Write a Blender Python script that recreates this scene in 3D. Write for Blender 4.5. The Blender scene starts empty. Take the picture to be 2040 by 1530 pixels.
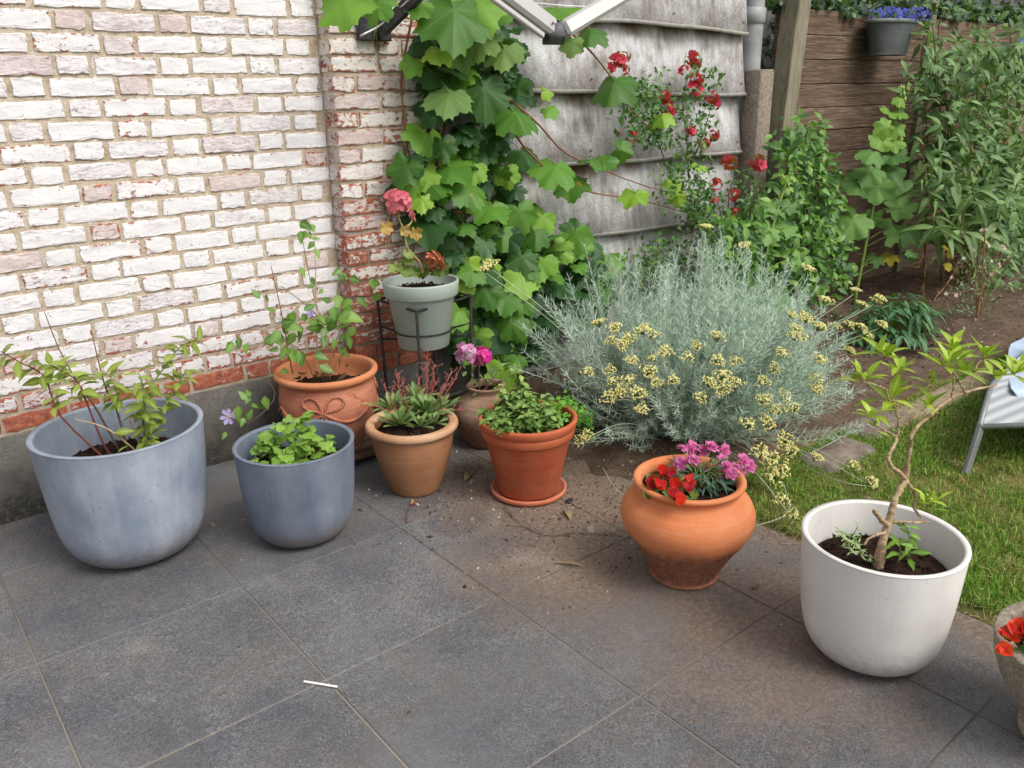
import bpy, math, random
import numpy as np
from mathutils import Vector, Matrix

random.seed(7); RNG = np.random.default_rng(11)
SC = bpy.context.scene; COL = SC.collection
rad = math.radians

# ------------------------------------------------------------------ camera
F_PX, IW, IH = 1667.35, 2040.0, 1530.0
CAM = np.array([0.0414, -3.4512, 1.519])
YAW, PITCH, ROLL = rad(38.5686), rad(19.2331), rad(-1.0713)
_f = np.array([math.sin(YAW)*math.cos(PITCH), math.cos(YAW)*math.cos(PITCH), -math.sin(PITCH)])
_r = np.array([math.cos(YAW), -math.sin(YAW), 0.0]); _u = np.cross(_r, _f)
_c, _s = math.cos(ROLL), math.sin(ROLL)
RIGHT, UP = _c*_r+_s*_u, -_s*_r+_c*_u
VIEW = np.array([RIGHT, UP, _f])
cam = bpy.data.cameras.new('camera'); camo = bpy.data.objects.new('camera', cam); COL.objects.link(camo)
cam.sensor_fit = 'HORIZONTAL'; cam.sensor_width = 36.0; cam.lens = F_PX/IW*36.0; cam.clip_end = 500; cam.clip_start = 0.02
camo.matrix_world = Matrix(((RIGHT[0], UP[0], -_f[0], CAM[0]), (RIGHT[1], UP[1], -_f[1], CAM[1]), (RIGHT[2], UP[2], -_f[2], CAM[2]), (0, 0, 0, 1)))
SC.camera = camo

# ------------------------------------------------------------------ sky, sun, exposure
SUN_EL, SUN_AZ = 50.0, 166.0          # azimuth clockwise from +Y
w = bpy.data.worlds.new('World'); SC.world = w; w.use_nodes = True
wn = w.node_tree.nodes; wl = w.node_tree.links; wn.clear()
wo = wn.new('ShaderNodeOutputWorld'); bg = wn.new('ShaderNodeBackground'); sky = wn.new('ShaderNodeTexSky')
hs = wn.new('ShaderNodeHueSaturation'); hs.inputs['Saturation'].default_value = 0.28
sky.sky_type = 'NISHITA'; sky.sun_disc = False; sky.sun_elevation = rad(SUN_EL); sky.sun_rotation = rad(SUN_AZ)
sky.dust_density = 4.0; sky.air_density = 1.0; sky.ozone_density = 1.0
bg.inputs['Strength'].default_value = 0.14
wl.new(sky.outputs[0], hs.inputs['Color']); wl.new(hs.outputs[0], bg.inputs['Color']); wl.new(bg.outputs[0], wo.inputs['Surface'])
sl = bpy.data.lights.new('sun', 'SUN'); sl.energy = 1.3; sl.angle = rad(28); sl.color = (1.0, 0.95, 0.87)
so = bpy.data.objects.new('sun', sl); COL.objects.link(so)
_sd = Vector((math.sin(rad(SUN_AZ))*math.cos(rad(SUN_EL)), math.cos(rad(SUN_AZ))*math.cos(rad(SUN_EL)), math.sin(rad(SUN_EL))))
so.rotation_euler = (-_sd).to_track_quat('-Z', 'Y').to_euler(); so.location = (0, -3, 6)
SC.view_settings.view_transform = 'Standard'; SC.view_settings.look = 'None'; SC.view_settings.gamma = 1.0
SC.view_settings.exposure = 0.50; SC.view_settings.use_curve_mapping = False
SC.render.engine = 'CYCLES'; SC.cycles.use_denoising = True; SC.cycles.max_bounces = 5
SC.cycles.diffuse_bounces = 3; SC.cycles.transparent_max_bounces = 4; SC.cycles.caustics_reflective = False; SC.cycles.caustics_refractive = False

# ------------------------------------------------------------------ where a photographed point stands in the garden
def ray(x, y):
    return np.array([(x-IW/2)/F_PX, (IH/2-y)/F_PX, 1.0]) @ VIEW
def PY(x, y, Y):                      # on the upright plane at distance Y from the wall
    d = ray(x, y); return CAM + d*((Y-CAM[1])/d[1])
def PZ(x, y, z=0.0):                  # on the level plane at height z
    d = ray(x, y); return CAM + d*((z-CAM[2])/d[2])
def pxm(pt):                          # photograph pixels per metre at a point
    return F_PX/float((np.asarray(pt)-CAM) @ _f)

# ------------------------------------------------------------------ mesh helpers
def nrm(a):
    a = np.asarray(a, float); return a/np.maximum(np.linalg.norm(a, axis=-1, keepdims=True), 1e-9)
def tag(o, label=None, cat=None, group=None, kind=None):
    for k, v in (('label', label), ('category', cat), ('group', group), ('kind', kind)):
        if v: o[k] = v
    return o
def empty(name, loc, label, cat, group=None):
    o = bpy.data.objects.new(name, None); COL.objects.link(o); o.location = [float(c) for c in loc]; o.empty_display_size = 0.05
    return tag(o, label, cat, group)
def link(name, me, parent=None, loc=(0, 0, 0)):
    o = bpy.data.objects.new(name, me); COL.objects.link(o)
    if parent is not None: o.parent = parent
    o.location = [float(c) for c in loc]; return o
def org(parent):
    return np.zeros(3) if parent is None else np.array(parent.location if parent.parent is None else Vector(parent.location)+Vector(parent.parent.location))

class MB:
    def __init__(s): s.v, s.f, s.a, s.m, s.n = [], [], [], [], 0
    def add(s, v, f, a=None, m=0):
        v = np.asarray(v, float).reshape(-1, 3)
        fs = f if isinstance(f, list) and len(f) and isinstance(f[0], np.ndarray) and f[0].ndim == 2 else None
        if fs is None:
            by = {}
            for q in f: by.setdefault(len(q), []).append(q)
            fs = [np.array(q) for q in by.values()]
        for q in fs: s.f.append(q.astype(np.int64)+s.n); s.m.append(np.full(len(q), m))
        s.v.append(v); s.a.append(np.zeros(len(v)) if a is None else np.asarray(a, float)); s.n += len(v); return s
    def inst(s, t, mats, pos, m=0):   # many copies of a template (v, faces, attribute)
        tv, tf, ta = t; k = len(pos); n = len(tv)
        V = np.einsum('kij,nj->kni', mats, tv)+np.asarray(pos)[:, None, :]
        off = (np.arange(k)*n)[:, None, None]
        s.add(V.reshape(-1, 3), [(q[None]+off).reshape(-1, q.shape[1]) for q in tf], np.tile(ta, k), m); return s
    def mesh(s, name, mats, origin=(0, 0, 0), smooth=True):
        me = bpy.data.meshes.new(name); V = np.concatenate(s.v)-np.asarray(origin, float)
        L = np.concatenate([q.ravel() for q in s.f]); Z = np.concatenate([np.full(len(q), q.shape[1]) for q in s.f])
        me.vertices.add(len(V)); me.vertices.foreach_set('co', V.ravel())
        me.loops.add(len(L)); me.loops.foreach_set('vertex_index', L.astype(np.int32))
        me.polygons.add(len(Z)); st = np.concatenate([[0], np.cumsum(Z)[:-1]]); me.polygons.foreach_set('loop_start', st.astype(np.int32))
        me.polygons.foreach_set('material_index', np.concatenate(s.m).astype(np.int32))
        me.polygons.foreach_set('use_smooth', np.full(len(Z), smooth))
        me.update(calc_edges=True)
        at = me.attributes.new('a', 'FLOAT', 'POINT'); at.data.foreach_set('value', np.concatenate(s.a).astype(np.float32))
        for m in (mats if isinstance(mats, (list, tuple)) else [mats]): me.materials.append(m)
        return me
    def build(s, name, mats, parent=None, smooth=True, loc=None):
        o3 = org(parent) if loc is None else np.asarray(loc, float)
        return link(name, s.mesh(name, mats, o3, smooth), parent, (0, 0, 0) if loc is None else np.asarray(loc, float)-org(parent))

def tubes(paths, radii, sides=5, cap=True):
    P = np.asarray(paths, float)
    if P.ndim == 2: P = P[None]
    k, n, _ = P.shape; Rr = np.broadcast_to(np.asarray(radii, float), (k, n))
    T = nrm(np.gradient(P, axis=1)); mt = nrm(P[:, -1]-P[:, 0]+1e-6)
    ref = np.where(np.abs(mt[:, 2:3]) > .8, np.array([[1., .2, 0]]), np.array([[0, 0, 1.]]))
    S = nrm(np.cross(T, ref[:, None, :])); B = np.cross(T, S)
    th = np.arange(sides)*2*math.pi/sides
    V = P[:, :, None, :]+Rr[..., None, None]*(np.cos(th)[None, None, :, None]*S[:, :, None, :]+np.sin(th)[None, None, :, None]*B[:, :, None, :])
    i = np.arange(n-1)[:, None]*sides; j = np.arange(sides)[None]; j2 = (j+1) % sides
    q = np.stack([i+j, i+j2, i+sides+j2, i+sides+j], -1).reshape(-1, 4)
    off = (np.arange(k)*n*sides)[:, None, None]; fs = [(q[None]+off).reshape(-1, 4)]
    if cap:
        c0 = np.arange(sides)[::-1][None]; c1 = (np.arange(sides)+(n-1)*sides)[None]
        fs.append(np.concatenate([(c0[None]+off).reshape(-1, sides), (c1[None]+off).reshape(-1, sides)]))
    t = np.broadcast_to(np.linspace(0, 1, n)[None, :, None], (k, n, sides))
    return V.reshape(-1, 3), fs, t.reshape(-1)
def smooth_path(pts, n=12):
    p = np.asarray(pts, float); k = len(p)
    if k == 2: return p[0]+(p[1]-p[0])*np.linspace(0, 1, n)[:, None]
    e = np.concatenate([[2*p[0]-p[1]], p, [2*p[-1]-p[-2]]]); out = []
    for u in np.linspace(0, k-1-1e-6, n):
        i = int(u); t = u-i; a, b, c, d = e[i:i+4]
        out.append(.5*((2*b)+(-a+c)*t+(2*a-5*b+4*c-d)*t*t+(-a+3*b-3*c+d)*t**3))
    return np.array(out)
def lathe(prof, n=64, c=(0, 0, 0), sx=1.0, sy=1.0, wob=0.0, close=False):
    p = np.asarray(prof, float); th = np.arange(n)*2*math.pi/n; m = len(p)
    w1 = 1+wob*np.sin(2*th+1.)+wob*.6*np.sin(3*th)
    V = np.stack([p[:, 0:1]*np.cos(th)*w1*sx, p[:, 0:1]*np.sin(th)*w1*sy, np.repeat(p[:, 1:2], n, 1)], -1)+np.asarray(c)
    i = np.arange(m-1)[:, None]*n; j = np.arange(n)[None]; j2 = (j+1) % n
    q = np.stack([i+j, i+j2, i+n+j2, i+n+j], -1).reshape(-1, 4); fs = [q]
    caps = []
    if close: caps = [np.arange(n)[::-1][None], (np.arange(n)+(m-1)*n)[None]]
    return V.reshape(-1, 3), fs+caps
def prof_smooth(prof, n=48):
    p = np.asarray(prof, float); return smooth_path(np.c_[p, np.zeros(len(p))], n)[:, :2]
def box(x0, x1, y0, y1, z0, z1, bev=0.0):
    if bev <= 0:
        v = [(x, y, z) for x in (x0, x1) for y in (y0, y1) for z in (z0, z1)]
        return v, [(0, 1, 3, 2), (4, 6, 7, 5), (0, 4, 5, 1), (2, 3, 7, 6), (0, 2, 6, 4), (1, 5, 7, 3)]
    # bevelled: three rings of corners
    b = bev; c = np.array([(x0+x1)/2, (y0+y1)/2, (z0+z1)/2]); h = np.array([(x1-x0)/2, (y1-y0)/2, (z1-z0)/2])
    v = []; idx = {}
    for sx in (-1, 1):
        for sy in (-1, 1):
            for sz in (-1, 1):
                for ax in range(3):
                    q = h-b; q = q.copy(); q[ax] = h[ax]; idx[(sx, sy, sz, ax)] = len(v); v.append(c+q*np.array([sx, sy, sz]))
    f = []
    for ax in range(3):
        o = [a for a in range(3) if a != ax]
        for s in (-1, 1):
            q = []
            for a, bb in ((-1, -1), (1, -1), (1, 1), (-1, 1)):
                k = [0, 0, 0]; k[ax] = s; k[o[0]] = a; k[o[1]] = bb; q.append(idx[(*k, ax)])
            if (s < 0) ^ (ax == 1): q = q[::-1]
            f.append(tuple(q))
    for e in range(3):
        o = [a for a in range(3) if a != e]
        for a in (-1, 1):
            for bb in (-1, 1):
                k0 = [0, 0, 0]; k0[o[0]] = a; k0[o[1]] = bb; k1 = list(k0); k0[e] = -1; k1[e] = 1
                q = [idx[(*k0, o[0])], idx[(*k1, o[0])], idx[(*k1, o[1])], idx[(*k0, o[1])]]
                if (a*bb > 0) ^ (e == 1): q = q[::-1]
                f.append(tuple(q))
    for sx in (-1, 1):
        for sy in (-1, 1):
            for sz in (-1, 1):
                q = [idx[(sx, sy, sz, k)] for k in range(3)]
                f.append(tuple(q if sx*sy*sz > 0 else q[::-1]))
    return np.array(v), f
def frame(tip, normal):                # matrices with y = tip direction, z = face normal
    z = nrm(normal); y = np.asarray(tip, float); y = nrm(y-z*np.sum(y*z, -1, keepdims=True)); x = np.cross(y, z)
    return np.stack([x, y, z], -1)
def mat4(Mx, pos, s=1.0):
    m = Matrix.Identity(4)
    for i in range(3):
        for j in range(3): m[i][j] = float(Mx[i][j])*s
        m[i][3] = float(pos[i])
    return m

# ------------------------------------------------------------------ leaf templates (base at origin, tip +Y, face +Z)
def blade(w=.3, n=5, fold=.25, curl=.25, belly=.45, tipw=0.0, wave=0.0):
    ts = np.linspace(0, 1, n+1); V = []; A = []
    for i, t in enumerate(ts):
        b = belly; hw = w/2*((t/b)**.7 if t < b else max(0., (1-t)/(1-b))**.75)
        hw = max(hw, .012 if i < n else .004)
        z = -curl*t*t; wv = wave*math.sin(i*2.1)
        V += [(-hw, t, z+fold*hw+wv*hw), (0, t, z), (hw, t, z+fold*hw-wv*hw)]; A += [0, 1, 0]
    F = []
    for i in range(n):
        a = 3*i; F += [(a, a+1, a+4, a+3), (a+1, a+2, a+5, a+4)]
    return np.array(V, float), [np.array(F)], np.array(A, float)
def lobed(lobes, teeth=30, td=.05, cup=.1, ripple=.05, n=60, sinus=.2, seed=0, fold=0.0, drop=.55):
    # lobes: (angle from tip, length, half width) ; origin at the leaf-stalk junction
    rg = np.random.default_rng(seed); th = np.linspace(-math.pi, math.pi, n, endpoint=False); r = np.full(n, sinus); vein = np.zeros(n)
    for a, L, wd in lobes:
        d = np.abs((th-a+math.pi) % (2*math.pi)-math.pi); r = np.maximum(r, L*(1-drop*np.minimum(1.3, d/wd)**1.5)); vein[np.argmin(d)] = 1
    rs = r.copy()
    for _ in range(3): rs = (np.roll(rs, 1)+rs+np.roll(rs, -1))/3
    r = r*(1+td*(np.abs(((th*teeth/(2*math.pi)) % 1)-.5)*4-1))*(1+rg.normal(0, .025, n)); vein = np.minimum(vein, 1)
    rings = [.22, .6, 1.0]; V = [(0, 0, 0)]; A = [.8]
    ph = rg.uniform(0, 6.28, 3)
    for k, q in enumerate(rings):
        R2 = (r if q == 1 else rs)*q; x = np.sin(th)*R2; y = np.cos(th)*R2
        z = -cup*(x*x*1.0+y*y*1.0)+ripple*q*q*np.sin(th*5+ph[0])+ripple*.8*q*q*np.sin(th*3+ph[1])+ripple*.5*(q == 1)*np.sin(th*11+ph[2])-fold*np.abs(x)
        V += list(zip(x, y, z)); A += list(vein*(.9 if q < 1 else .6))
    F3 = [(0, 1+i, 1+(i+1) % n) for i in range(n)]; F4 = []
    for k in range(len(rings)-1):
        a = 1+k*n; b = a+n; F4 += [(a+i, b+i, b+(i+1) % n, a+(i+1) % n) for i in range(n)]
    F3 = [(p, r2, q2) for p, q2, r2 in F3]; F4 = [f[::-1] for f in F4]
    return np.array(V, float), [np.array(F3), np.array(F4)], np.array(A, float)
def tmesh(name, t, mat):
    b = MB(); b.add(t[0], t[1], t[2]); return b.mesh(name, mat)
def leaf_objs(name, meshes, parent, pos, tips, normals, sizes):
    M = frame(np.asarray(tips, float), np.asarray(normals, float)); o3 = org(parent); out = []
    for i in range(len(pos)):
        o = bpy.data.objects.new(name, meshes[int(RNG.integers(len(meshes)))]); COL.objects.link(o); o.parent = parent
        o.matrix_local = mat4(M[i], np.asarray(pos[i])-o3, float(sizes[i])); out.append(o)
    return out
def leaf_mass(b, tmpls, pos, tips, normals, sizes, m=0):
    M = frame(np.asarray(tips, float), np.asarray(normals, float))*np.asarray(sizes, float)[:, None, None]
    pick = RNG.integers(len(tmpls), size=len(pos)); pos = np.asarray(pos)
    for k, t in enumerate(tmpls):
        q = pick == k
        if q.any(): b.inst(t, M[q], pos[q], m)
    return b
def in_poly(px, poly):
    x, y = px[:, 0], px[:, 1]; c = np.zeros(len(px), bool); p = np.asarray(poly, float)
    for i in range(len(p)):
        (x1, y1), (x2, y2) = p[i], p[i-1]
        if y1 == y2: continue
        c ^= ((y1 > y) != (y2 > y)) & (x < (x2-x1)*(y-y1)/(y2-y1)+x1)
    return c
def scatter(poly, n, Y0, Y1, clump=0, sig=16):
    p = np.asarray(poly, float); lo, hi = p.min(0), p.max(0); out = []
    if clump:
        cs = []
        while len(cs) < clump:
            q = RNG.uniform(lo, hi, (clump*4, 2)); cs += list(q[in_poly(q, poly)])
        cs = np.array(cs[:clump]); cy = RNG.uniform(Y0, Y1, clump); i = RNG.integers(clump, size=n)
        q = cs[i]+RNG.normal(0, sig, (n, 2)); Y = cy[i]+RNG.normal(0, .03, n)
    else:
        q = np.zeros((0, 2))
        while len(q) < n:
            t = RNG.uniform(lo, hi, (n*3, 2)); q = np.concatenate([q, t[in_poly(t, poly)]])
        q = q[:n]; Y = RNG.uniform(Y0, Y1, n)
    return np.array([PY(a, b, y) for (a, b), y in zip(q, Y)])
def rdir(n, bias, spread):
    return nrm(np.asarray(bias, float)+RNG.normal(0, spread, (n, 3)))

# ------------------------------------------------------------------ materials
def S(r, g, b):
    f = lambda c: (c/255/12.92) if c/255 <= .04045 else ((c/255+.055)/1.055)**2.4
    return (f(r), f(g), f(b), 1.0)
class NM:
    def __init__(s, name):
        s.m = bpy.data.materials.new(name); s.m.use_nodes = True; s.t = s.m.node_tree; s.t.nodes.clear(); s.o = s.t.nodes.new('ShaderNodeOutputMaterial')
        s._pos = None
    def n(s, t, ins=None, **pr):
        nd = s.t.nodes.new('ShaderNode'+t)
        for k, v in pr.items(): setattr(nd, k, v)
        for k, v in (ins or {}).items(): s.set(nd.inputs[k], v)
        return nd
    def set(s, sock, v):
        if isinstance(v, bpy.types.NodeSocket): s.t.links.new(v, sock)
        else: sock.default_value = v
    def pos(s):
        if s._pos is None: s._pos = s.n('NewGeometry').outputs['Position']
        return s._pos
    def obj(s): return s.n('TexCoord').outputs['Object']
    def scale(s, vec, sc): return s.n('Mapping', {'Vector': vec, 'Scale': sc}).outputs[0]
    def noise(s, sc, det=4, ro=.55, vec=None, dist=0.0):
        return s.n('TexNoise', {'Vector': vec if vec is not None else s.pos(), 'Scale': sc, 'Detail': det, 'Roughness': ro, 'Distortion': dist}).outputs['Fac']
    def voro(s, sc, vec=None, feat='F1'):
        return s.n('TexVoronoi', {'Vector': vec if vec is not None else s.pos(), 'Scale': sc}, feature=feat).outputs['Distance']
    def ramp(s, fac, stops, interp='LINEAR'):
        nd = s.n('ValToRGB', {'Fac': fac}); e = nd.color_ramp.elements; nd.color_ramp.interpolation = interp
        while len(e) < len(stops): e.new(.5)
        for el, (p, c) in zip(e, stops):
            el.position = p; el.color = c if not isinstance(c, (int, float)) else (c, c, c, 1)
        return nd.outputs[0]
    def mr(s, v, a, b, c=0.0, d=1.0): return s.n('MapRange', {'Value': v, 'From Min': a, 'From Max': b, 'To Min': c, 'To Max': d}).outputs[0]
    def math(s, op, a, b=0.0): 
        nd = s.n('Math', operation=op); s.set(nd.inputs[0], a); s.set(nd.inputs[1], b); return nd.outputs[0]
    def mix(s, f, a, b, bl='MIX'):
        nd = s.n('MixRGB', blend_type=bl); s.set(nd.inputs[0], f); s.set(nd.inputs[1], a); s.set(nd.inputs[2], b); return nd.outputs[0]
    def attr(s, name='a'): return s.n('Attribute', attribute_name=name).outputs['Fac']
    def rnd(s, island=False): return s.n('NewGeometry').outputs['Random Per Island'] if island else s.n('ObjectInfo').outputs['Random']
    def sep(s, v): return s.n('SeparateXYZ', {0: v}).outputs
    def bump(s, h, d=.002, st=1.0, nrm=None):
        ins = {'Height': h, 'Distance': d, 'Strength': st}
        if nrm is not None: ins['Normal'] = nrm
        return s.n('Bump', ins).outputs[0]
    def pbr(s, col, ro=.6, bump=None, spec=.3, trans=0.0, tcol=None, metal=0.0, sheen=0.0, coat=0.0):
        p = s.n('BsdfPrincipled'); s.set(p.inputs['Base Color'], col); s.set(p.inputs['Roughness'], ro); p.inputs['Specular IOR Level'].default_value = spec
        p.inputs['Metallic'].default_value = metal
        if coat: p.inputs['Coat Weight'].default_value = coat
        if bump is not None: s.set(p.inputs['Normal'], bump)
        out = p.outputs[0]
        if trans > 0:
            t = s.n('BsdfTranslucent'); s.set(t.inputs['Color'], tcol if tcol is not None else col); mx = s.n('MixShader', {0: trans})
            s.t.links.new(out, mx.inputs[1]); s.t.links.new(t.outputs[0], mx.inputs[2]); out = mx.outputs[0]
        s.t.links.new(out, s.o.inputs['Surface']); return s.m

def leaf_mat(name, cols, ro=.42, trans=.28, island=False, vein=None, spec=.35, nsc=18.0, spots=None, edgebrown=None):
    m = NM(name); r = m.rnd(island); k = len(cols)
    c = m.ramp(r, [(i/(k-1), S(*q)) for i, q in enumerate(cols)])
    nz = m.noise(nsc, 3); c = m.mix(m.mr(nz, .35, .7, 0., .35), c, m.mix(.5, c, S(30, 55, 25)))
    if vein: c = m.mix(m.math('MULTIPLY', m.math('POWER', m.attr(), 4.0), .65), c, S(*vein))
    if edgebrown: c = m.mix(m.math('MULTIPLY', m.mr(m.noise(26, 5, .7), .60, .68), m.mr(m.math('FRACT', m.math('MULTIPLY', r, 13.7)), .55, .8)), c, S(*edgebrown))
    if spots: c = m.mix(m.mr(m.noise(60, 2), .66, .72), c, S(*spots))
    tc = m.mix(.5, c, S(150, 190, 40))
    b = m.bump(m.noise(90, 2), .0015, .6)
    return m.pbr(c, ro, b, spec, trans, tc)
def plain(name, col, ro=.5, var=.15, sc=20, bump=.0, spec=.3, metal=0.0, trans=0.0, island=False, rv=0.0):
    m = NM(name); c = S(*col); c = m.mix(m.mr(m.noise(sc, 4), .3, .7), m.mix(var, c, (0, 0, 0, 1)), m.mix(var*.6, c, (1, 1, 1, 1)))
    if rv: c = m.mix(m.mr(m.rnd(island), 0, 1, 0, rv), c, (0.01, 0.01, 0.008, 1))
    b = m.bump(m.noise(sc*6, 4), bump) if bump else None
    return m.pbr(c, ro, b, spec, trans, None, metal)

# ================================================================== THE SETTING
def soil_mat(name, dark=(58, 47, 40), mid=(92, 76, 64), light=(128, 110, 95), bump=.012):
    m = NM(name); a = m.noise(9, 8, .65); b = m.noise(70, 6, .7); c = m.noise(240, 3, .6)
    col = m.ramp(m.math('ADD', m.math('MULTIPLY', a, .55), m.math('MULTIPLY', b, .45)), [(.3, S(*dark)), (.5, S(*mid)), (.72, S(*light))])
    col = m.mix(m.mr(c, .62, .72), col, S(*[min(255, int(q*1.25)) for q in light]))
    h = m.math('ADD', m.math('MULTIPLY', a, .6), m.math('ADD', m.math('MULTIPLY', b, .5), m.math('MULTIPLY', c, .2)))
    return m.pbr(col, .95, m.bump(h, bump), .15)
SOIL = soil_mat('garden soil')
POTSOIL = soil_mat('potting compost', (24, 17, 13), (48, 35, 27), (82, 62, 48), .02)

# ground sheet out to the horizon
b = MB(); b.add([(-90, -90, -.06), (90, -90, -.06), (90, 90, -.06), (-90, 90, -.06)], [(0, 1, 2, 3)])
m = NM('rough earth and grass'); g = m.noise(3, 8, .6)
gm = m.pbr(m.ramp(g, [(.35, S(70, 85, 45)), (.6, S(110, 105, 70))]), .95, m.bump(g, .02), .1)
tag(b.build('ground', gm), kind='structure')

# ---- patio of 60 cm slabs
TX0, TSX, TY0, TSY, PX1 = .2172, .6058, -.4277, .6, 2.455
def slab_mat():
    m = NM('dark slate slab'); p = m.pos(); r = m.rnd()
    st = m.scale(p, (1.0, 1.0, 1.0)); big = m.noise(3.2, 5, .6); med = m.noise(22, 5, .6, dist=.6); fin = m.noise(170, 5, .8); fl = m.noise(62, 4, .75, dist=2.0)
    base = m.ramp(m.math('ADD', m.math('MULTIPLY', fin, .5), m.math('MULTIPLY', fl, .5)), [(.37, S(62, 63, 65)), (.5, S(111, 112, 114)), (.63, S(164, 165, 166))])
    base = m.mix(m.mr(big, .32, .66, 0, .75), base, m.mix(1, base, S(180, 186, 200), 'MULTIPLY')); base = m.mix(m.mr(m.noise(1.3, 4, .6), .5, .68, 0, .5), base, S(126, 128, 130))
    base = m.mix(m.mr(med, .45, .75, 0, .3), base, S(92, 89, 87))
    base = m.mix(m.math('MULTIPLY', r, .3), base, S(78, 80, 86))
    # trodden soil: two blown patches beside the bed plus a film further out
    x, y, z = m.sep(p)
    def blob(cx, cy, rx, ry):
        dx = m.math('DIVIDE', m.math('SUBTRACT', x, cx), rx); dy = m.math('DIVIDE', m.math('SUBTRACT', y, cy), ry)
        return m.math('SUBTRACT', 1.0, m.math('SQRT', m.math('ADD', m.math('MULTIPLY', dx, dx), m.math('MULTIPLY', dy, dy))))
    d = m.math('MAXIMUM', m.math('ADD', blob(2.14, -1.24, .50, .60), .28), m.math('MAXIMUM', m.math('SUBTRACT', blob(1.78, -1.62, .55, .5), .1), m.math('SUBTRACT', blob(1.95, -2.25, .9, .8), .30)))
    e = m.math('SUBTRACT', m.mr(x, 2.18, 2.46, 0, .75), .1); d = m.math('MAXIMUM', d, e)
    n2 = m.noise(4.5, 8, .72); n3 = m.noise(60, 6, .75)
    dm = m.math('ADD', d, m.math('ADD', m.math('MULTIPLY', m.math('SUBTRACT', n2, .5), 1.5), m.math('MULTIPLY', m.math('SUBTRACT', n3, .5), 1.3)))
    mask = m.mr(dm, .0, .75, 0, .92)
    dirt = m.ramp(n3, [(.3, S(98, 82, 70)), (.55, S(132, 114, 99)), (.75, S(158, 140, 124))])
    film = m.mr(m.math('ADD', dm, .42), 0, 1.0, 0, .65)
    col = m.mix(film, base, m.mix(1, base, S(232, 208, 184), 'MULTIPLY')); col = m.mix(mask, col, dirt)
    # pale lime blooms
    lb = m.mr(m.math('ADD', m.math('MULTIPLY', m.noise(2.3, 5, .7), .6), m.math('MULTIPLY', fin, .4)), .56, .64, 0, .45); col = m.mix(lb, col, S(158, 154, 148)); ring = m.mr(m.math('ABSOLUTE', m.math('SUBTRACT', m.math('ADD', blob(1.62, -1.12, .16, .16), m.math('MULTIPLY', m.math('SUBTRACT', n3, .5), 1.1)), .1)), .22, .02, 0, .4); ring = m.math('MULTIPLY', ring, m.mr(m.noise(7, 4, .6), .42, .6)); col = m.mix(ring, col, S(146, 140, 130))
    h = m.math('ADD', m.math('MULTIPLY', fl, .5), m.math('ADD', m.math('MULTIPLY', fin, .4), m.math('MULTIPLY', m.math('MULTIPLY', mask, n3), .8)))
    return m.pbr(col, m.mr(mask, 0, 1, .62, .95), m.bump(h, .0035), .28)
SLAB = slab_mat()
m = NM('slab joint grout'); q = m.noise(6, 3); x, y, z = m.sep(m.pos()); q2 = m.mr(m.math('ADD', x, m.math('MULTIPLY', m.math('SUBTRACT', q, .5), 1.2)), .9, 1.9)
GROUT = m.pbr(m.mix(q2, S(164, 154, 140), S(118, 108, 98)), .95, m.bump(m.noise(150, 3), .002), .1)
patio = MB(); patio.add(*box(-2.6, PX1-.004, -6.0, -.002, -.05, -.0028)); patio = tag(patio.build('patio', GROUT), kind='structure')
def slab_shape(wx, wy):
    v, f = box(-wx/2, wx/2, -wy/2, wy/2, -.02, 0, .0022); return v, f
xs = [TX0+TSX*k for k in range(-5, 4)]+[PX1]; ys = [-.004, TY0]+[TY0-TSY*k for k in range(1, 10)]
_sm = {}
for i in range(len(xs)-1):
    for j in range(len(ys)-1):
        wx, wy = xs[i+1]-xs[i]-.0045, ys[j]-ys[j+1]-.0045; key = (round(wx, 3), round(wy, 3))
        if key not in _sm:
            b = MB(); b.add(*slab_shape(wx, wy)); _sm[key] = b.mesh('slab', SLAB, smooth=False)
        o = link('slab', _sm[key], patio, ((xs[i]+xs[i+1])/2, (ys[j]+ys[j+1])/2, RNG.uniform(-.0008, .0008)))
        o.rotation_euler = (RNG.normal(0, .0008), RNG.normal(0, .0008), RNG.normal(0, .0012))

# ---- bed of bare soil along the boundary, spilling over the slabs
def vnoise(x, y, s, seed=0):
    rg = np.random.default_rng(seed); out = np.zeros_like(x)
    for k in range(5):
        a, bb, c, d = rg.uniform(-1, 1, 4); ph = rg.uniform(0, 6.28, 2); f = s*(1.6**k)
        out += np.sin(f*(a*x+bb*y)*1.7+ph[0]+1.3*np.sin(f*(c*x+d*y)+ph[1]))/(1.35**k)
    return out/3
def heightfield(x0, x1, y0, y1, st, fn, mask=None):
    nx, ny = int((x1-x0)/st)+1, int((y1-y0)/st)+1; X, Y = np.meshgrid(np.linspace(x0, x1, nx), np.linspace(y0, y1, ny)); Z = fn(X, Y)
    V = np.stack([X, Y, Z], -1).reshape(-1, 3); i = np.arange(ny-1)[:, None]*nx; j = np.arange(nx-1)[None]
    F = np.stack([i+j, i+j+1, i+j+1+nx, i+j+nx], -1).reshape(-1, 4)
    if mask is not None:
        mk = mask(X, Y).reshape(-1); F = F[mk[F].any(1)]
    return V, [F]
def bed_edge(X, Y):                     # how far inside the bed a point is
    a = np.minimum(X-2.30+.10*vnoise(X*0+1, Y, 5, 3)+np.clip(-Y-.8, 0, .5)*-.1, Y+1.52+.05*vnoise(X, Y*0, 3, 4))
    return a
def bed_z(X, Y):
    e = bed_edge(X, Y); k = np.clip((e+.10)/.22, 0, 1); return -.02+.055*np.clip((e+.12)/.3, 0, 1)+k*(.012*vnoise(X, Y, 9, 1)+.007*vnoise(X, Y, 30, 2))
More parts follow.
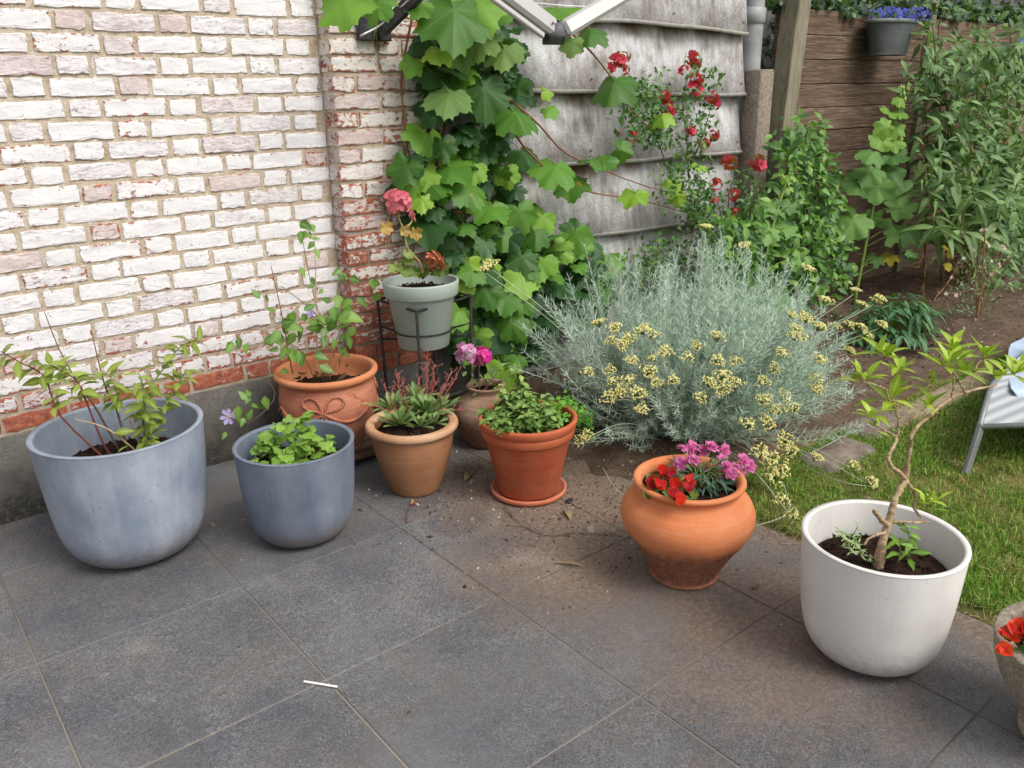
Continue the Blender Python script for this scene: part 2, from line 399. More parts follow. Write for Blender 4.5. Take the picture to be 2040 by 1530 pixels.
b = MB(); b.add(*heightfield(1.9, 6.2, -1.75, -.01, .02, bed_z, lambda X, Y: bed_edge(X, Y) > -.16)); b.add(*heightfield(6.2, 12, -1.75, -.01, .06, bed_z))
bed = tag(b.build('flower_bed', SOIL), kind='structure')

# ---- lawn
LAWN_Y = -1.60
def lawn_z(X, Y): return -.012+.008*vnoise(X, Y, 4, 8)+.01*np.clip((X-2.5)*3, 0, 1)
def lawn_in(X, Y): return np.minimum(X-2.50-.03*vnoise(Y, X*0, 7, 5)-np.where(Y > -1.95, .0, 0), LAWN_Y+.02-Y+np.clip(3.4-X, 0, 1)*.0)
b = MB(); b.add(*heightfield(2.47, 12, -6, -1.55, .05, lawn_z)); m = NM('thatch under grass')
q = m.noise(7, 6); LAWNM = m.pbr(m.ramp(q, [(.35, S(74, 78, 38)), (.55, S(112, 104, 64)), (.75, S(134, 116, 82))]), .95, m.bump(m.noise(60, 4), .01), .1)
lawn = tag(b.build('lawn', LAWNM), kind='structure')
m = NM('grass blades'); r = m.rnd(True); pn = m.noise(2.2, 4, .6); pn2 = m.noise(5.5, 3, .6)
dry = m.mr(m.math('ADD', m.math('ADD', m.math('MULTIPLY', pn, .7), m.math('MULTIPLY', pn2, .4)), m.math('MULTIPLY', r, .28)), .72, .98)
GRASS = m.pbr(m.mix(dry, m.ramp(r, [(0, S(82, 122, 36)), (.5, S(114, 156, 54)), (1, S(156, 182, 84))]), m.ramp(r, [(0, S(160, 136, 86)), (1, S(198, 174, 122))])), .6, None, .2, .3)
def blades(pos, h, lean, wd, curve=.5):
    n = len(pos); a = RNG.uniform(0, 6.28, n); d = np.stack([np.cos(a), np.sin(a), np.zeros(n)], 1); s = np.stack([-np.sin(a), np.cos(a), np.zeros(n)], 1)
    up = np.array([0, 0, 1.]); l = (lean*h)[:, None]; hh = h[:, None]; ww = wd[:, None]
    mid = pos+d*l*.35+up*hh*.6; tip = pos+d*l+up*hh*np.maximum(.15, 1-lean*.45)[:, None]
    V = np.stack([pos-s*ww, pos+s*ww, mid+s*ww*.8, mid-s*ww*.8, tip], 1); k = np.arange(n)[:, None]*5
    return V.reshape(-1, 3), [k+np.array([[0, 1, 2, 3]]), k+np.array([[3, 2, 4]])]
n = 150000; X = 2.48+(RNG.random(n)**1.7)*5.5; Y = LAWN_Y-.0-RNG.random(n)**1.15*2.1
keep = (lawn_in(X, Y) > RNG.exponential(.02, n)-.02*(RNG.random(n) < .3)) & (vnoise(X, Y, 3.1, 21)+RNG.normal(0, .45, n) > -.55); X, Y = X[keep], Y[keep]; n = len(X)
pos = np.stack([X, Y, lawn_z(X, Y)-.003], 1); far = np.clip((X-3)/4, 0, 1)
hgt = RNG.uniform(.010, .032, n)*(1+.4*vnoise(X, Y, 5, 9))+.004
edge = np.clip(1-(X-2.5)/.16, 0, 1); hgt = hgt*(1+.6*edge)
b = MB(); b.add(*blades(pos, hgt, np.abs(RNG.normal(.5, .4, n)), RNG.uniform(.0011, .0021, n)*(1+far*1.3)))
tag(b.build('lawn_grass', GRASS), 'short patchy lawn grass with dry straw coloured spots', 'grass', kind='stuff')

# ---- rough stone edging between bed and lawn
def rock(L, W, H, seed, sub=3):
    rg = np.random.default_rng(seed); nx, ny = 12, 7; V = []; F = []
    u = np.linspace(-1, 1, nx); v = np.linspace(-1, 1, ny); X, Y = np.meshgrid(u, v)
    sup = (1-np.abs(X)**6)*(1-np.abs(Y)**5); Z = H*np.clip(sup, 0, 1)**.35+H*.08*vnoise(X*2, Y*2, 3, seed)*(sup > .01)
    ox = 1+.06*vnoise(Y*3, X, 2, seed+1); oy = 1+.12*vnoise(X*3, Y, 2, seed+2)
    V = np.stack([X*L/2*ox, Y*W/2*oy, Z], -1).reshape(-1, 3); i = np.arange(ny-1)[:, None]*nx; j = np.arange(nx-1)[None]
    return V, [np.stack([i+j, i+j+1, i+j+1+nx, i+j+nx], -1).reshape(-1, 4)]
m = NM('sandy edging stone'); q = m.noise(14, 7, .65); STONE = m.pbr(m.ramp(q, [(.3, S(116, 102, 84)), (.5, S(150, 136, 112)), (.75, S(174, 160, 136))]), .92, m.bump(q, .012), .15)
m = NM('grey edging stone'); q = m.noise(14, 7, .65); STONE2 = m.pbr(m.ramp(q, [(.3, S(90, 80, 72)), (.5, S(122, 110, 99)), (.75, S(146, 134, 122))]), .92, m.bump(q, .012), .15)
for i, (px, py, L, W, mt, lb) in enumerate([(1862, 800, .78, .17, STONE, 'long sandy edging stone between the bed and the lawn'), (1750, 842, .46, .22, STONE2, 'flat grey edging stone right beside the silvery bush'),
        (1962, 752, .62, .16, STONE, 'sandy edging stone behind the corner of the lounger'), (1668, 905, .40, .20, STONE2, 'low grey edging stone half under the silvery bush')]):
    p = PZ(px, py); b = MB(); b.add(*rock(L, W, .024, 40+i)); o = b.build('edging_stone', mt, loc=(0, 0, 0)); o.location = (p[0], p[1], -.003); o.rotation_euler = (0, 0, RNG.normal(0.02, .03)); tag(o, lb, 'stone', 'edging stones along the lawn')
b = MB(); b.add(*rock(3.2, .16, .03, 77)); o = b.build('edging_stone', STONE, loc=(0, 0, 0)); o.location = (7.3, -1.56, -.003); tag(o, 'far run of sandy edging beyond the lounger', 'stone', 'edging stones along the lawn')

# ================================================================== BRICK WALL
def paint_mat(name, wear=0.0, z1=.90, za=.15, tint=(232, 230, 230), island=False):
    m = NM(name); p = m.pos(); r = m.rnd(island); x, y, z = m.sep(p); a = m.attr()
    sm = m.scale(p, (26, 26, 48)); n1 = m.noise(1.0, 7, .68, sm, .8); n2 = m.noise(60, 5, .7, dist=1.0); n3 = m.noise(4, 4, .5); fine = m.noise(260, 3, .6)
    white = m.mix(m.mr(m.noise(1.0, 5, .6, m.scale(p, (10, 10, 30))), .35, .7), S(*tint), S(214, 210, 212))
    white = m.mix(m.mr(m.math('ADD', m.noise(1.0, 8, .75, m.scale(p, (18, 18, 70)), 1.5), m.math('MULTIPLY', m.math('SUBTRACT', r, .5), .26)), .54, .70, 0, .85), white, S(158, 142, 148))
    white = m.mix(m.mr(r, .80, .97, 0, .55), white, S(206, 182, 176))
    white = m.mix(m.mr(n2, .615, .68, 0, .8), white, S(124, 98, 90))
    red = m.ramp(m.noise(40, 4), [(.3, S(134, 76, 60)), (.5, S(170, 98, 76)), (.7, S(190, 124, 102))])
    r2 = m.math('FRACT', m.math('MULTIPLY', r, 7.31))
    low = m.mr(m.math('ADD', z, m.math('MULTIPLY', n3, .25)), .42, z1, za, 0.0)
    w0 = m.math('ADD', m.math('ADD', m.math('MULTIPLY', n1, .75), m.math('MULTIPLY', n2, .25)), m.math('ADD', m.math('MULTIPLY', a, .125), low))
    w0 = m.math('ADD', w0, m.math('ADD', m.math('ADD', m.math('MULTIPLY', m.math('POWER', r2, 8.0), .10), m.math('MULTIPLY', m.math('SUBTRACT', m.noise(2.2, 3, .5), .5), .16)), wear))
    wr = m.mr(w0, .66, .685)
    halo = m.mr(w0, .61, .69, 0, .45)
    white = m.mix(halo, white, S(208, 186, 172))
    base = m.math('LESS_THAN', z, .41); wr = m.math('MAXIMUM', wr, m.math('MULTIPLY', base, m.mr(n1, .3, .42)))
    col = m.mix(wr, white, red)
    col = m.mix(m.mr(z, .34, .62, .35, 0.0), col, m.mix(1, col, S(190, 176, 160), 'MULTIPLY'))
    h = m.math('ADD', m.math('MULTIPLY', m.math('SUBTRACT', 1.0, wr), .5), m.math('ADD', m.math('MULTIPLY', n2, .7), m.math('MULTIPLY', fine, .25)))
    return m.pbr(col, m.mr(wr, 0, 1, .6, .9), m.bump(h, .003), .25)
PAINT = paint_mat('flaking white paint on brick'); PAINT_I = paint_mat('flaking white paint on bricks', island=True)
PAINT_P = paint_mat('worn cream paint on brick', .055, 1.35, .16, (230, 221, 209))
m = NM('sandy mortar'); n1 = m.noise(30, 6, .7); n2 = m.noise(180, 4, .7); z = m.sep(m.pos())[2]
c = m.ramp(n1, [(.3, S(164, 146, 124)), (.5, S(200, 183, 160)), (.7, S(218, 206, 187))]); c = m.mix(m.mr(m.noise(9, 5), .55, .75, 0, .6), c, S(206, 198, 190))
c = m.mix(m.mr(m.noise(16, 6, .75), .55, .62, 0, .85), c, S(222, 218, 212)); c = m.mix(m.mr(n2, .62, .7, 0, .6), c, S(96, 80, 66)); c = m.mix(m.mr(z, .3, .9, .5, 0), c, S(146, 132, 118))
MORTAR = m.pbr(c, .95, m.bump(m.math('ADD', n1, n2), .006), .1)
def brick_tmpl(L, H, D, seed):
    rg = np.random.default_rng(seed); nl = 6 if L > .15 else 4; nh = 2; P = []
    for i in range(nl): P.append((-L/2+L*i/nl, -H/2))
    for i in range(nh): P.append((L/2, -H/2+H*i/nh))
    for i in range(nl): P.append((L/2-L*i/nl, H/2))
    for i in range(nh): P.append((-L/2, H/2-H*i/nh))
    P = np.array(P); c = np.abs(np.abs(P[:, 0])-L/2)+np.abs(np.abs(P[:, 1])-H/2) < 1e-6
    P = P+rg.normal(0, .0019, P.shape); P[c] *= np.array([[.988, .95]])
    if rg.random() < .35: k = rg.integers(len(P)); P[k] *= .94
    n = len(P); hs = np.array([L/2, H/2]); V = []; A = []
    for ins, y, a in ((0, D, .1), (0, .0022, .5), (.0018, .0004, .8), (.010, 0, 0)):
        Q = P*(1-ins/hs); V += [(q[0], y+(rg.normal(0, .0007) if y < .003 else 0), q[1]) for q in Q]; A += [a]*n
    F = []
    for k in range(3): F += [(k*n+i, k*n+(i+1) % n, (k+1)*n+(i+1) % n, (k+1)*n+i) for i in range(n)]
    F.append(tuple(3*n+i for i in range(n)))
    return np.array(V), F, np.array(A, float)
def brick_mesh(L, H, D, seed, mat):
    b = MB(); b.add(*brick_tmpl(L, H, D, seed)); return b.mesh('brick', mat, smooth=False)
ROW, Z0, BH = .0738, .344, .0605
wall = empty('brick_wall', (1.0, 0, 0), 'old brick wall in flaking white paint above a grey concrete plinth', 'wall')
ST = [brick_mesh(.2165+.001*(i % 3), BH+.001*(i % 2), .03, i, PAINT) for i in range(12)]; HD = [brick_mesh(.1005, BH, .03, 50+i, PAINT) for i in range(9)]
STT = [brick_tmpl(.2165, BH, .03, 80+i) for i in range(4)]; HDT = [brick_tmpl(.1005, BH, .03, 90+i) for i in range(4)]
rest = MB(); PER = .351
for k in range(27):
    zc = Z0+ROW*(k+.5); ph = .722 if k % 2 == 0 else .722+.1755
    ph += .02*math.sin(k*1.7); c = ph-PER*8
    items = []
    while c < 1.775:
        items += [(c, .2168, 0), (c+.2335, .1005, 1)]; c += PER+RNG.normal(0, .002)
    for x0, L, hd in items:
        x1 = x0+L
        if x0 > 1.755 or x1 < -1.6: continue
        if x1 > 1.785: x1 = 1.785
        L2 = x1-x0; xc = (x0+x1)/2; dz = RNG.normal(0, .0018); dy = RNG.normal(0, .0012)
        if x1 > .30 and zc < 2.0:
            me = (HD if L2 < .15 else ST)[RNG.integers(9)]
            o = link('brick', me, wall, (xc-1.0, -.0048+dy, zc+dz)); fl = -1 if RNG.random() < .5 else 1
            o.rotation_euler = (0, (math.pi if fl < 0 else 0)+RNG.normal(0, .006), RNG.normal(0, .006)); o.scale = (L2/(.1005 if L2 < .15 else .217), 1, 1)
        else:
            t = (HDT if L2 < .15 else STT)[RNG.integers(4)]; M1 = np.diag([L2/(.1005 if L2 < .15 else .2165), 1, 1])[None]
            rest.add(t[0]@M1[0]+np.array([xc, -.006+dy, zc+dz]), t[1], t[2])
tag(rest.build('bricks', PAINT_I, wall, smooth=False), kind='stuff')
b = MB(); b.add(*heightfield(-1.6, 1.80, .30, 2.4, .014, lambda X, Y: .0035*vnoise(X, Y, 60, 31)+.0015*vnoise(X, Y, 190, 32)))
V = b.v[0].copy(); b.v[0] = np.stack([V[:, 0], V[:, 2]+.0005, V[:, 1]], 1); b.build('mortar', MORTAR, wall)
b = MB(); b.add(*box(-1.6, 1.9, .02, .22, 0, 2.4)); b.build('wall_core', MORTAR, wall)
# concrete plinth with dark algae low down
m = NM('stained concrete plinth'); x, y, z = m.sep(m.pos()); n1 = m.noise(9, 7, .65); n2 = m.noise(80, 6, .75); n3 = m.noise(220, 3, .7)
c = m.ramp(m.math('ADD', m.math('MULTIPLY', n1, .5), m.math('MULTIPLY', n2, .5)), [(.33, S(88, 84, 80)), (.5, S(122, 118, 112)), (.66, S(150, 146, 140))])
st = m.mr(m.math('ADD', m.math('MULTIPLY', z, -2.6), m.math('ADD', m.math('MULTIPLY', n1, 1.5), m.math('MULTIPLY', n2, .9))), .55, 1.05, 0, .9)
c = m.mix(st, c, S(52, 50, 46)); c = m.mix(m.math('MULTIPLY', st, m.mr(n2, .5, .62)), c, S(96, 96, 88))
PLINTH = m.pbr(c, .92, m.bump(m.math('ADD', n2, m.math('MULTIPLY', n3, .5)), .006), .15)
def wavy_slab(x0, x1, y, z0, z1, seed, th=.05, amp=.004):
    b = MB(); V, F = heightfield(x0, x1, z0, z1, .02, lambda X, Y: amp*vnoise(X, Y, 6, seed)+amp*.4*vnoise(X, Y, 30, seed+1))
    V = np.stack([V[:, 0], y-.004-V[:, 2], V[:, 1]], 1); b.add(V, F)
    nx = int((x1-x0)/.02)+1; ny = int((z1-z0)/.02)+1; top = np.arange(nx)+(ny-1)*nx; T = V[top].copy(); T2 = T.copy(); T2[:, 1] = y+th
    b.add(np.concatenate([T, T2]), [np.stack([np.arange(nx-1), np.arange(1, nx), np.arange(1, nx)+nx, np.arange(nx-1)+nx], 1)]); return b
wavy_slab(-1.6, 1.80, -.012, -.02, .338, 12).build('plinth', PLINTH, wall)

# pilaster at the end of the wall
pil = MB(); pil.add(*box(1.797, 2.230, -.094, .2, .02, 2.4)); pil = pil.build('pilaster', MORTAR, wall)
PS = [brick_mesh(.216, BH, .10, 120+i, PAINT_P) for i in range(8)]; PH = [brick_mesh(.1015, BH, .10, 140+i, PAINT_P) for i in range(6)]
for k in range(-1, 25):
    zc = Z0+ROW*(k+.5)+.004
    row = [(1.79, .216), (2.019, .216)] if k % 2 else [(1.79, .1015), (1.905, .216), (2.134, .1015)]
    if k % 5 == 3: row = [(1.79, .216), (2.019, .1015), (2.134, .1015)]
    for x0, L in row:
        me = (PS if L > .15 else PH)[RNG.integers(6)]; o = bpy.data.objects.new('brick', me); COL.objects.link(o); o.parent = pil
        o.location = Vector((x0+L/2+RNG.normal(0, .002), -.102+RNG.normal(0, .0015), zc+RNG.normal(0, .002)))-Vector(org(pil)); o.rotation_euler = (0, RNG.normal(0, .012), RNG.normal(0, .006))
b = wavy_slab(1.783, 2.236, -.105, -.02, .268, 15, th=.1); b.add(*box(1.784, 1.79, -.105, 0, -.02, .266)); b.build('pilaster_plinth', PLINTH, wall)

# ================================================================== LAPPED SHEET SCREEN behind the vine
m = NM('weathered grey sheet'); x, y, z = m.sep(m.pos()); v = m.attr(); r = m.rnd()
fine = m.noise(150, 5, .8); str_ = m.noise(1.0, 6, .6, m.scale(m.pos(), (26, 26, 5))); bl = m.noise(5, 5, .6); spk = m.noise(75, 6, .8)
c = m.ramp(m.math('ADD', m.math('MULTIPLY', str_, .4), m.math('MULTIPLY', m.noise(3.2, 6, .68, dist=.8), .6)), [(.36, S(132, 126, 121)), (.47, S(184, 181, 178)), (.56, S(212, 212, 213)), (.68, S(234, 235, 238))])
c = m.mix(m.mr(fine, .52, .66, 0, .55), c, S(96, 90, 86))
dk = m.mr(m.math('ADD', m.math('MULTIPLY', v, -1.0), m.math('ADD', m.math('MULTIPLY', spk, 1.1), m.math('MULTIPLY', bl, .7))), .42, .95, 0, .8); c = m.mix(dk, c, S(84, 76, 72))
lich = m.math('MULTIPLY', m.mr(v, .35, .05), m.mr(spk, .56, .64)); c = m.mix(m.math('MULTIPLY', lich, .6), c, S(196, 192, 186))
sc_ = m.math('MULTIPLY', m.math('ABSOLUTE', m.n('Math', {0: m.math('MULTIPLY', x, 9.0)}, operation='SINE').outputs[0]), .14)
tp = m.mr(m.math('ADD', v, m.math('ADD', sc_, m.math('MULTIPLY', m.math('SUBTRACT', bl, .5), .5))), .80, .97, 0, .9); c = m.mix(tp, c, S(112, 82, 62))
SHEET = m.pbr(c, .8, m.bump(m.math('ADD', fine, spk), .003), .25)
EDGE = plain('pale sheet edge', (186, 180, 172), .8, .2, 30)
NAIL = plain('rusty nail head', (70, 58, 52), .6, .2, 60)
screen = empty('sheet_screen', (3.4, .03, 0), 'screen of overlapping weathered grey sheets behind the climbing vine and rose', 'fence')
rows = [(2.26, 2.60, 2.22), (1.885, 2.30, 1.832), (1.53, 1.93, 1.472), (1.165, 1.57, 1.118), (.772, 1.21, .700), (.40, .82, .345), (.02, .45, .01)]
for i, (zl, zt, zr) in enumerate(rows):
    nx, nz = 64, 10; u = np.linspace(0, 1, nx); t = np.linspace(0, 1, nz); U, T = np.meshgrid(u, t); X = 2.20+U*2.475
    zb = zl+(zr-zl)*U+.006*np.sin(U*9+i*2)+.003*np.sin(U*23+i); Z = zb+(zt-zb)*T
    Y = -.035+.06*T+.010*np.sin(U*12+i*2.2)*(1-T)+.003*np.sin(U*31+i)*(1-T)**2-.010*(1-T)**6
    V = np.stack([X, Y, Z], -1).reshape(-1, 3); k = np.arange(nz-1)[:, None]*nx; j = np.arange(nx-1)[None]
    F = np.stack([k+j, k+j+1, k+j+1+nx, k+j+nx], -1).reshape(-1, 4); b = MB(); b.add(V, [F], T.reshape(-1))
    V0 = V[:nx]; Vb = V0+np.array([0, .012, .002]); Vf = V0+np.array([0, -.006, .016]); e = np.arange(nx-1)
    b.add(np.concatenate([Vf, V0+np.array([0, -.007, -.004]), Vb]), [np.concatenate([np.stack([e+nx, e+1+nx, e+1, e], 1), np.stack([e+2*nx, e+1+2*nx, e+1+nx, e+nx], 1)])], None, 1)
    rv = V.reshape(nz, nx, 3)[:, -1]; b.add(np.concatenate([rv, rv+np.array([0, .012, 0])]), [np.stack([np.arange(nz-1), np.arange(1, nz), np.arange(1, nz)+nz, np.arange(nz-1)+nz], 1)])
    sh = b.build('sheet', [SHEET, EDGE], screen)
    nb = MB()
    for uu in (.22, .47, .72, .985):
        q = V.reshape(nz, nx, 3)[1, int(uu*(nx-1))]; nb.add(*lathe([(0.0, 0), (.006, 0), (.005, .004), (0, .005)], 8)); w_ = nb.v[-1]; nb.v[-1] = np.stack([w_[:, 0], -w_[:, 2], w_[:, 1]], 1)+q+np.array([0, -.002, .02])
    tag(nb.build('nails', NAIL, sh), kind='stuff')
b = MB(); b.add(*box(2.232, 4.66, .06, .10, .0, 2.6)); b.build('backing', plain('dark backing boards', (60, 52, 46), .9), screen)

# concrete post, drain pipe, leaning timber post
m = NM('rough concrete'); q = m.noise(60, 7, .75); CONC = m.pbr(m.ramp(q, [(.3, S(92, 82, 74)), (.5, S(136, 124, 112)), (.7, S(160, 150, 138))]), .95, m.bump(q, .008), .1)
def tapered(x0, x1, y0, y1, z0, z1, tx=0., ty=0., peak=0., bev=.008):
    v, f = box(x0, x1, y0, y1, z0, z1, bev); v = np.array(v); t = (v[:, 2]-z0)/(z1-z0); v[:, 0] += tx*t; v[:, 1] += ty*t
    if peak: v[:, 2] += np.where(t > .9, peak*(1-np.abs(v[:, 0]-tx-(x0+x1)/2)/((x1-x0)/2)), 0)
    return v, f
b = MB(); b.add(*tapered(4.69, 4.83, -.14, -.01, 0, 1.62, .0, 0, .035)); o = b.build('concrete_post', CONC, loc=(4.76, -.07, 0)); tag(o, 'short rough concrete post beside the leaning timber post', 'post')
pipe = empty('drain_pipe', (4.86, .06, 0), 'pale grey pipe rising between the sheets and the timber post', 'pipe')
b = MB(); b.add(*lathe([(.075, 0), (.075, 1.92), (.075, 2.6)], 32, (4.87, .09, 0))); PIPEM = plain('grey plastic pipe', (150, 152, 154), .45, .25, 6); b.build('tube', PIPEM, pipe)
b = MB(); b.add(*lathe([(.076, 1.90), (.086, 1.905), (.086, 1.99), (.076, 1.995)], 32, (4.87, .09, 0))); b.build('socket', PIPEM, pipe)
def wood_mat(name, cols, axis, sc=1.0, green=None, knots=True, rv=.3):
    m = NM(name); p = m.pos(); r = m.rnd(); s = {0: (2.2, 20, 46), 2: (46, 20, 2.0)}[axis]
    off = m.n('CombineXYZ', {0: m.math('MULTIPLY', r, 9.0), 1: m.math('MULTIPLY', r, 5.0), 2: m.math('MULTIPLY', r, 3.0)}).outputs[0]
    pv = m.n('VectorMath', {0: p, 1: off}, operation='ADD').outputs[0]
    g = m.noise(sc, 8, .62, m.scale(pv, s), 1.2); g2 = m.noise(sc*4, 4, .6, m.scale(pv, s)); cl = m.noise(3.5, 4, .6, pv)
    c = m.ramp(m.math('ADD', m.math('MULTIPLY', g, .6), m.math('MULTIPLY', g2, .4)), [(.32, S(*cols[0])), (.5, S(*cols[1])), (.7, S(*cols[2]))])
    c = m.mix(m.mr(cl, .4, .7, 0, .45), c, m.mix(1, c, S(170, 160, 150), 'MULTIPLY')); c = m.mix(m.math('MULTIPLY', r, rv), c, S(52, 36, 27))
    h = m.math('ADD', g, g2)
    if knots:
        kv = m.n('TexVoronoi', {'Vector': m.scale(pv, (2.6, .01, 6.5) if axis == 0 else (6, .01, 1.6)), 'Scale': 1.0, 'Randomness': 1.0}).outputs['Distance']
        kn = m.mr(kv, .10, .03); ring = m.mr(m.math('SINE', m.math('MULTIPLY', kv, 95.0)), -.5, 1); c = m.mix(m.math('MULTIPLY', m.mr(kv, .26, .05), m.math('MULTIPLY', ring, .5)), c, S(178, 158, 138)); c = m.mix(m.math('MULTIPLY', kn, .8), c, S(70, 50, 40))
    if green: c = m.mix(m.mr(m.noise(1.0, 5, .6, m.scale(p, (16, 16, 1.4))), .45, .7, 0, .6), c, S(*green))
    return m.pbr(c, .85, m.bump(h, .004), .15)
POSTM = wood_mat('green grey weathered timber', [(98, 92, 78), (136, 129, 110), (160, 153, 134)], 2, green=(126, 128, 98), knots=False, rv=0)
b = MB(); b.add(*tapered(4.835, 4.965, -.16, -.03, 0, 2.4, .20, 0, 0, .006)); o = b.build('timber_post', POSTM, loc=(4.9, -.1, 0), smooth=False); tag(o, 'tall weathered timber post leaning beside the wooden fence', 'post')

# ================================================================== WOODEN FENCE
FENCE = wood_mat('brown stained fence board', [(70, 55, 46), (117, 97, 82), (168, 149, 132)], 0)
fence = empty('wooden_fence', (6.9, 0, 0), 'brown horizontal board fence behind the hollyhocks and tall shrub', 'fence')
PZS = [2.0-.1555*k for k in range(13)]+[.0]
def plank(L, H, seed):
    rg = np.random.default_rng(seed); v, f = box(-L/2, L/2, -.012, .012, -H/2, H/2, .003); v = np.array(v); v[:, 2] += rg.normal(0, .0012, len(v)); return v, f
for bi, (x0, x1) in enumerate([(5.075, 6.92), (7.03, 8.86), (8.97, 10.8)]):
    for k in range(13):
        H = PZS[k]-PZS[k+1]-.005
        if H < .05: continue
        b = MB(); b.add(*plank(x1-x0, H, bi*20+k)); o = b.build('plank', FENCE, fence, smooth=False, loc=(0, 0, 0)); o.location = ((x0+x1)/2-6.9, .0+RNG.normal(0, .002), (PZS[k]+PZS[k+1])/2+(.03 if bi and k == 0 else 0)*0); o.rotation_euler = (RNG.normal(0, .01), RNG.normal(0, .0015), 0)
for x0 in (6.93, 8.87):
    b = MB(); b.add(*box(x0, x0+.09, -.045, .05, 0, 2.12, .005)); b.build('post', POSTM, fence, smooth=False)
b = MB(); b.add(*box(5.03, 5.072, -.02, .03, 0, 2.05, .003)); b.build('batten', FENCE, fence, smooth=False)

# ================================================================== POTS
def streak_mat(name, base, lo, hi, ro=.45, scratches=True, amt=1.0, grime=.7):
    m = NM(name); p = m.obj(); v = m.noise(1.0, 6, .6, m.scale(p, (9, 9, 1.2))); cl = m.noise(5, 5, .6, p); fi = m.noise(1.0, 4, .6, m.scale(p, (60, 60, 14)))
    t = m.math('ADD', m.math('MULTIPLY', v, .38), m.math('ADD', m.math('MULTIPLY', cl, .5), m.math('MULTIPLY', fi, .12)))
    c = m.ramp(t, [(.36, S(*lo)), (.5, S(*base)), (.66, S(*hi))])
    if scratches:
        w = m.n('TexNoise', {'Vector': p, 'Scale': 6.0, 'Detail': 2.0, 'Distortion': 2.0}).outputs['Fac']; s1 = m.math('ABSOLUTE', m.math('SUBTRACT', w, .5))
        c = m.mix(m.math('MULTIPLY', m.mr(s1, .006, .001), m.mr(m.noise(9, 2, .5, p), .62, .66, 0, .6*amt)), c, S(70, 74, 84))
        c = m.mix(m.mr(m.noise(48, 3, .6, p), .69, .73, 0, .6*amt), c, S(90, 92, 100))
    z = m.sep(p)[2]; sp = m.noise(38, 6, .75, p); g = m.mr(m.math('ADD', m.math('MULTIPLY', z, -7.0), m.math('ADD', m.math('MULTIPLY', sp, 1.6), m.math('MULTIPLY', cl, .8))), .35, 1.0, 0, grime); c = m.mix(g, c, S(112, 98, 86)); c = m.mix(m.mr(m.noise(130, 3, .6, p), .68, .73, 0, .5*grime), c, S(96, 86, 78))
    return m.pbr(c, m.mr(cl, .3, .7, ro-.08, ro+.15), m.bump(m.math('ADD', fi, m.math('MULTIPLY', sp, .5)), .0008), .35)
BLUE1 = streak_mat('weathered blue grey fibre', (138, 147, 161), (114, 125, 142), (166, 172, 182)); BLUE2 = streak_mat('darker blue grey fibre', (108, 117, 131), (90, 100, 115), (128, 136, 148), amt=.3)
WHITE = streak_mat('off white fibre', (220, 216, 211), (211, 206, 202), (228, 225, 221), .5, True, .25, .4)
def terra_mat(name, base, dark, light, dirt=0.0, dz=.2, speck=.4, ro=.8):
    m = NM(name); p = m.obj(); z = m.sep(p)[2]; n1 = m.noise(7, 6, .6, p); n2 = m.noise(60, 5, .7, p); n3 = m.noise(1.0, 4, .6, m.scale(p, (4, 4, 90)))
    c = m.ramp(m.math('ADD', m.math('MULTIPLY', n1, .6), m.math('MULTIPLY', n3, .4)), [(.33, S(*dark)), (.5, S(*base)), (.7, S(*light))])
    if dirt:
        k = m.mr(m.math('ADD', z, m.math('ADD', m.math('MULTIPLY', m.math('SUBTRACT', n1, .5), .10), m.math('MULTIPLY', m.math('SUBTRACT', n2, .5), .05))), dz+.03, dz-.02, 0, dirt)
        c = m.mix(k, c, m.ramp(n2, [(.35, S(112, 72, 56)), (.6, S(146, 100, 80)), (.75, S(178, 140, 120))]))
    c = m.mix(m.mr(n2, .66, .74, 0, speck), c, S(214, 178, 150))
    return m.pbr(c, ro, m.bump(m.math('ADD', n2, n3), .0012), .2)
URNM = terra_mat('orange terracotta, soil stained below', (208, 128, 84), (198, 114, 70), (216, 146, 106), .95, .16, .25)
TERR = terra_mat('red terracotta', (178, 92, 60), (164, 80, 50), (192, 112, 80), .25, .1, .3); SAUC = terra_mat('pale terracotta', (196, 118, 88), (178, 100, 70), (208, 140, 112))
GARL = terra_mat('dusty terracotta', (180, 116, 90), (162, 98, 74), (196, 140, 114), 0, 0, .3); GARLR = terra_mat('bright terracotta rim', (196, 128, 90), (182, 112, 76), (206, 146, 110))
TANM = terra_mat('tan glazed clay', (158, 112, 80), (142, 98, 68), (172, 128, 98), 0, 0, .15, .55); TANR = terra_mat('chipped pale clay rim', (182, 140, 106), (156, 112, 80), (204, 172, 144), 0, 0, .8)
OLDC = terra_mat('lichen covered old clay', (140, 110, 90), (104, 82, 68), (176, 156, 136), .5, .12, 1.0, .95)
GREYG = plain('sage grey plastic', (158, 170, 160), .42, .06, 4)
STONEB = None
m = NM('pitted cast stone'); q = m.noise(90, 6, .8); q2 = m.noise(12, 5); c = m.ramp(q, [(.3, S(104, 92, 78)), (.5, S(168, 156, 138)), (.7, S(200, 190, 174))]); c = m.mix(m.mr(q2, .5, .75, 0, .5), c, S(120, 106, 86))
STONEB = m.pbr(c, .95, m.bump(q, .008), .1)
def soil_disc(r, z, c, seed, mound=.01):
    n, k = 40, 9; V = [(c[0], c[1], z+mound)]; rg = np.random.default_rng(seed)
    for i in range(1, k+1):
        for j in range(n):
            a = 2*math.pi*j/n; q = r*i/k; V.append((c[0]+q*math.cos(a), c[1]+q*math.sin(a), z+mound*(1-(i/k)**2)+rg.normal(0, .004)*(i < k)))
    F3 = [(0, 1+j, 1+(j+1) % n) for j in range(n)]; F4 = []
    for i in range(k-1):
        a = 1+i*n; F4 += [(a+j, a+n+j, a+n+(j+1) % n, a+(j+1) % n) for j in range(n)]
    return np.array(V), F3+F4
